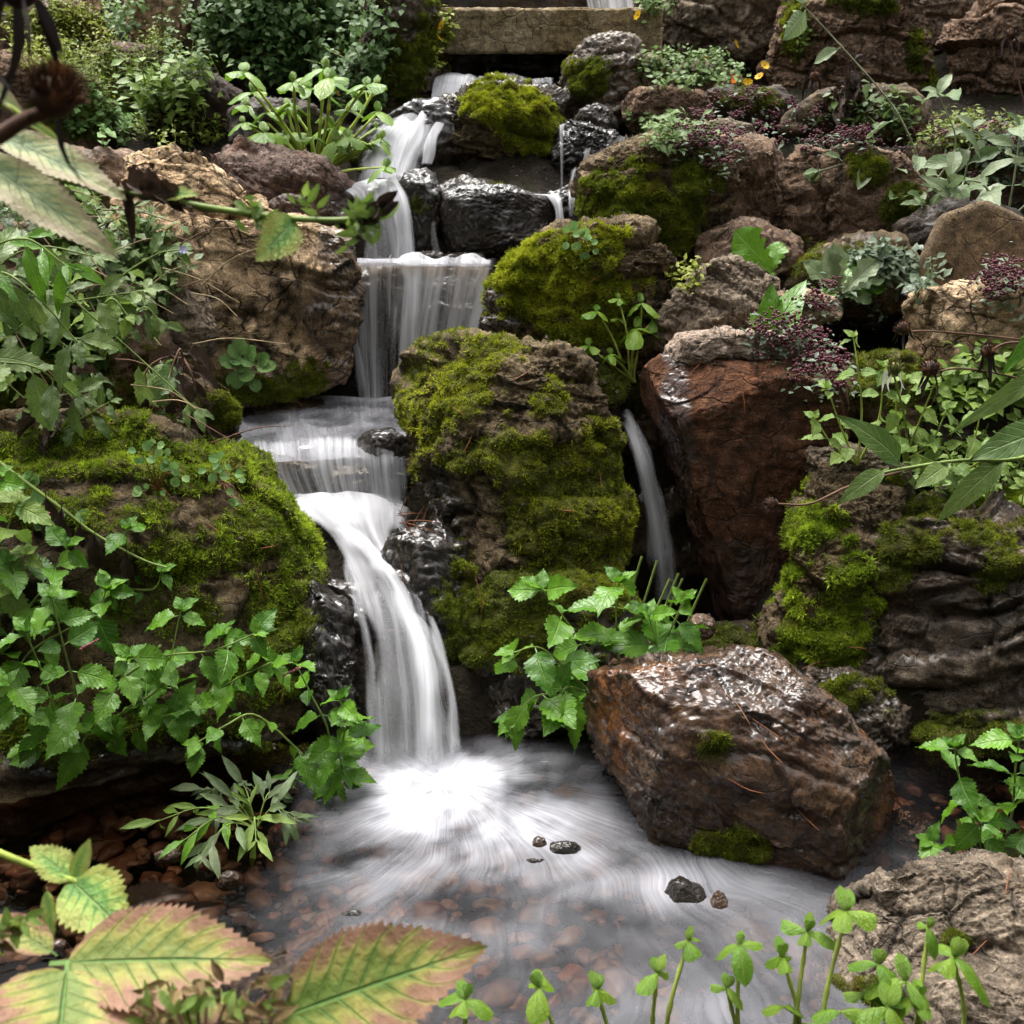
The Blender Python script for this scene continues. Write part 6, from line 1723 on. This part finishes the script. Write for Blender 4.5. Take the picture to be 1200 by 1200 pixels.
def put(p, a, b, mesh, wid=1.0, tilt=(0, 0, .6)):
    """Leaf from base a to tip b, each (px, py, Y)."""
    A, B = P(*a), P(*b)
    return p.leaf(A, B - A, TOCAM(A) + np.asarray(tilt), np.linalg.norm(B - A), None, wid, mesh)


p = Plant('coleus_plant', 'near plant with large faded pink and green serrated leaves over the pool', 'plant', P(120, 1420, .62))
st = spline([P(120, 1420, .62), P(100, 1280, .64), P(82, 1160, .62), P(85, 1128, .62)], 14)
p.stem(st, .0035, .0025, 'lime')
put(p, (80, 1128, .62), (312, 1116, .60), AUT, .95, (0, .1, .5))
put(p, (78, 1138, .61), (62, 1290, .52), AUTB, .98, (.1, 0, .3))
st = spline([P(250, 1420, .60), P(300, 1280, .61), P(336, 1192, .61)], 12)
p.stem(st, .003, .002, 'lime')
put(p, (330, 1192, .61), (562, 1108, .60), AUT, .98, (.1, -.1, .3))
put(p, (300, 1128, .64), (335, 1170, .60), DEADL, 1.0, (.6, 0, 0))
put(p, (262, 1165, .63), (180, 1195, .58), AUT, 1.0)
put(p, (60, 1115, .64), (-10, 1068, .66), AUT, .9)
p = Plant('coleus_plant', 'bent yellow green stem with small serrated leaves above the dark pool', 'plant', P(-90, 960, .70))
st = spline([P(-90, 960, .70), P(-10, 996, .70), P(30, 1012, .70), P(85, 1032, .70), P(150, 1062, .69), P(190, 1088, .69)], 22)
p.stem(st, .0030, .0018, 'lime')
put(p, (84, 1032, .70), (142, 1086, .66), GRN, 1.0, (-.1, 0, .3))
put(p, (84, 1030, .70), (36, 988, .71), GRN, .9, (0, .2, 1))
put(p, (86, 1028, .70), (106, 984, .71), GRN, .6, (.5, .3, .6))
put(p, (150, 1062, .69), (205, 1040, .69), DEADL, 1.1, (0, 0, .5))
put(p, (185, 1085, .69), (240, 1055, .69), DEADL, .6, (0, 0, .5))
put(p, (185, 1085, .69), (205, 1065, .69), GRN, .6)
put(p, (190, 1088, .69), (225, 1075, .68), GRN, .5)
put(p, (55, 1045, .68), (60, 1110, .66), GRN, .35)
p = Plant('bract_spike', 'fuzzy yellow green flower spike at the lower left edge', 'flower', P(-40, 1130, .62))
p.stem(spline([P(-40, 1130, .62), P(-10, 1105, .62), P(25, 1085, .62)], 8), .003, .002, 'lime')
for k in range(46):
    t_ = random.random()
    q = P(-40 + 75 * t_, 1125 - 50 * t_, .62)
    p.leaf(q, np.array([random.uniform(-1, 1), random.uniform(-1, .3), random.uniform(-.3, 1)]), TOCAM(q), .012 * random.uniform(.6, 1.4), random.choice(['limelance', 'limelance', 'straw']), 1.5)
p = Plant('bract_spike', 'withered fuzzy spikes between the two large faded leaves', 'flower', P(240, 1290, .56))
for k in range(110):
    q = P(random.uniform(165, 330), random.uniform(1150, 1240), .57 + random.uniform(-.02, .02))
    if k % 8 == 0: p.stem(spline([p.b, (p.b + q) / 2 + np.array([0, 0, .01]), q], 8), .0012, .0008, 'brown', 5)
    p.leaf(q, np.array([random.uniform(-1, 1), random.uniform(-1, .3), random.uniform(-.3, 1)]), TOCAM(q), .013 * random.uniform(.6, 1.4), random.choice(['limelance', 'straw', 'straw']), 1.4)

p = Plant('coleus_plant', 'long bent stem with faded leaves crossing before the cracked boulder', 'plant', P(-110, 178, .92))
st = spline([P(-110, 178, .92), P(-10, 197, .92), P(80, 212, .92), P(160, 228, .92), P(260, 246, .92), P(340, 256, .92), P(400, 258, .92), P(435, 252, .92)], 34)
p.stem(st, .0036, .0022, 'green')
put(p, (-5, 158, .93), (142, 216, .88), FAD, .78, (.1, 0, .8))
put(p, (-30, 182, .90), (128, 288, .84), FAD, .74, (-.2, 0, .4))
put(p, (146, 222, .92), (200, 222, .90), DEADL, 1.0, (0, 0, .9))
put(p, (160, 232, .92), (235, 232, .91), DEADL, .7, (0, -.3, .6))
put(p, (345, 258, .92), (306, 302, .88), GRN, .8, (.5, 0, .3))
put(p, (150, 228, .92), (155, 275, .90), DEADL, .5, (0, 0, .2))
put(p, (190, 232, .92), (228, 222, .90), GRN, .5, (0, 0, .8))
for k in range(70):
    c0 = random.choice([(300, 252), (305, 265), (420, 255), (430, 250), (438, 265), (405, 270), (425, 275), (365, 240)])
    q = P(c0[0] + random.gauss(0, 7), c0[1] + random.gauss(0, 7), .92 + random.uniform(-.008, .008))
    p.leaf(q, np.array([random.uniform(-.6, .6), random.uniform(-.8, .3), random.uniform(-.2, 1)]), TOCAM(q), .013 * random.uniform(.6, 1.4), 'limelance', 1.3)
for k in range(5):
    q = P(447 + random.gauss(0, 8), 245 + random.gauss(0, 9), .92)
    p.leaf(q, np.array([random.uniform(-1, 1), -.3, random.uniform(-1, 1)]), TOCAM(q), .018, 'dead', 1.2)
p = Plant('coleus_plant', 'pale green shoot with one narrow leaf at the upper left edge', 'plant', P(-60, 130, .80))
p.stem(spline([P(-60, 130, .80), P(0, 122, .80), P(30, 140, .80)], 8), .0028, .002, 'lime')
put(p, (28, 140, .80), (-30, 70, .80), FAD, .6, (.3, 0, .5))
put(p, (30, 141, .80), (75, 165, .80), GRN, .3, (.3, 0, .5))

# pink flower spikes
for k, (x, y, Y) in enumerate([(38, 612, 2.12), (332, 792, 2.0), (-5, 660, 2.1), (325, 970, 1.9), (95, 760, 2.0)]):
    q = P(x, y, Y)
    pl_ = Plant('knotweed_spike', 'slender pink knotweed flower spike rising among the left bank nettles', 'flower', q + np.array([-.01, .01, -.06]), 'pink knotweed spikes')
    pl_.stem(spline([pl_.b, q + np.array([-.004, 0, -.03]), q], 6), .0011, .0008, 'red', 5)
    cs = [q + np.array([.004 * t_ + random.gauss(0, .0012), random.gauss(0, .0012), .0022 * t_]) for t_ in range(9) for _ in range(2)]
    v, f = blobs(cs, [.0022] * len(cs))
    add('flower_spike', mesh_np('flower_spike', v - pl_.b, f, [PNK]), pl_.o)
# violet flowers on the weedy perennial
p = Plant('violet_flower', 'tiny violet flower in front of the cracked boulder', 'flower', P(212, 302, 2.6))
p.stem(spline([P(212, 302, 2.6), P(214, 296, 2.6), P(215, 293, 2.6)], 5), .001, .0008)
o = add('flower', FLW['v'], p.o, P(215, 293, 2.6) - p.b)
o.rotation_euler = (R(60), 0, 0)

# ---------------------------------------------------------------- pine needles, fallen leaves and litter
NEED = simple_mat('brown_pine_needle', (.20, .075, .028), .6)


def needle(px, py, ang, L, lift=.004):
    hh = hit(px, py)
    if hh is None: return
    p0, n0, ob = hh
    n0 = norm(n0 if (n0 @ TOCAM(p0)) > 0 else -n0)
    u = norm(np.cross(n0, TOCAM(p0) + np.array([.01, 0, 0])))
    w = np.cross(n0, u)
    d = u * math.cos(ang) + w * math.sin(ang)
    a = p0 + n0 * lift - d * L / 2
    b = p0 + n0 * lift + d * L / 2
    c = spline([a, (a + b) / 2 + n0 * L * .08 + np.array([random.gauss(0, .02), 0, 0]) * L, b], 7)
    v, f = tube(c, [.0006, .0009, .001, .001, .001, .0009, .0005], 4)
    return v - p0, f, p0


spots = [(random.gauss(478, 26), random.gauss(608, 12), random.random() * 3.1, .07) for _ in range(22)]
spots += [(x, y, random.random() * 3.1, random.uniform(.05, .09)) for x, y in [(540, 480), (548, 510), (610, 440), (660, 600), (470, 680), (462, 740), (560, 700), (700, 560), (860, 830), (905, 860), (940, 950), (905, 880), (880, 920), (1000, 760), (1080, 640), (1180, 1040), (1150, 1110),
                                                                        (1050, 980), (870, 1040), (700, 300), (690, 330), (660, 250), (250, 620), (300, 690), (310, 640), (345, 470), (200, 480), (380, 430), (820, 780), (780, 800), (960, 780), (300, 330), (180, 300), (120, 500), (85, 440), (820, 430), (870, 470)]]
for k, (x, y, a, L) in enumerate(spots):
    r_ = needle(x, y, a, L, .006 if k < 22 else .004)
    if r_:
        v, f, q = r_
        add('pine_needle', mesh_np('pine_needle', v, f, [NEED]), None, q, 'fallen brown pine needle in the straw heap on the dark wet rock' if k < 22 else 'single fallen brown pine needle lying on stone or moss', 'needle', 'pine needles of the straw heap' if k < 22 else 'scattered pine needles')
for (x, y, L, ang, lab) in [(846, 962, .045, 1.2, 'flat brown strip of bark stuck on the amber boulder'), (918, 855, .030, .2, 'small curled brown leaf lying on top of the amber boulder'), (1110, 318, .05, .4, 'orange brown fallen leaf in front of the paver'), (80, 288, .04, 2.0, 'orange green fallen leaf among the left bank weeds')]:
    hh = hit(x, y)
    if hh is None: continue
    p0, n0, _ = hh
    n0 = norm(n0 if (n0 @ TOCAM(p0)) > 0 else -n0)
    pl_ = Plant('fallen_leaf', lab, 'leaf', p0)
    u = norm(np.cross(n0, TOCAM(p0) + np.array([.01, 0, 0])))
    d = u * math.cos(ang) + np.cross(n0, u) * math.sin(ang)
    pl_.leaf(p0 + n0 * .006 - d * L * .5, d, n0, L, 'dead', 1.1, name='leaf_blade')

rg = np.random.default_rng(77)
cen, dr, nr, LL = [], [], [], []
for _ in range(8000):
    x, y = rg.uniform(-60, 1260), rg.uniform(0, 900)
    if 395 < x < 600 and y > 90: continue
    hh = hit(x, y)
    if hh is None or hh[2].name.startswith(('moss', 'foliage', 'stream')) or hh[0][2] < .02: continue
    n0 = hh[1]
    if n0[2] < .25: continue
    if not hh[2].name.startswith('ground') and rg.random() > .35: continue
    cen.append(hh[0] + n0 * .004)
    dr.append(np.cross(n0, rg.normal(0, 1, 3)))
    nr.append(n0 + rg.normal(0, .35, 3))
    LL.append(rg.uniform(.005, .015))
V, F, U = leaf_soup(np.array(cen), np.array(dr), np.array(nr), LL, .28)
add('leaf_litter', mesh_np('leaf_litter', V, F, [LM['dead']], False, uv=U), kind='stuff')
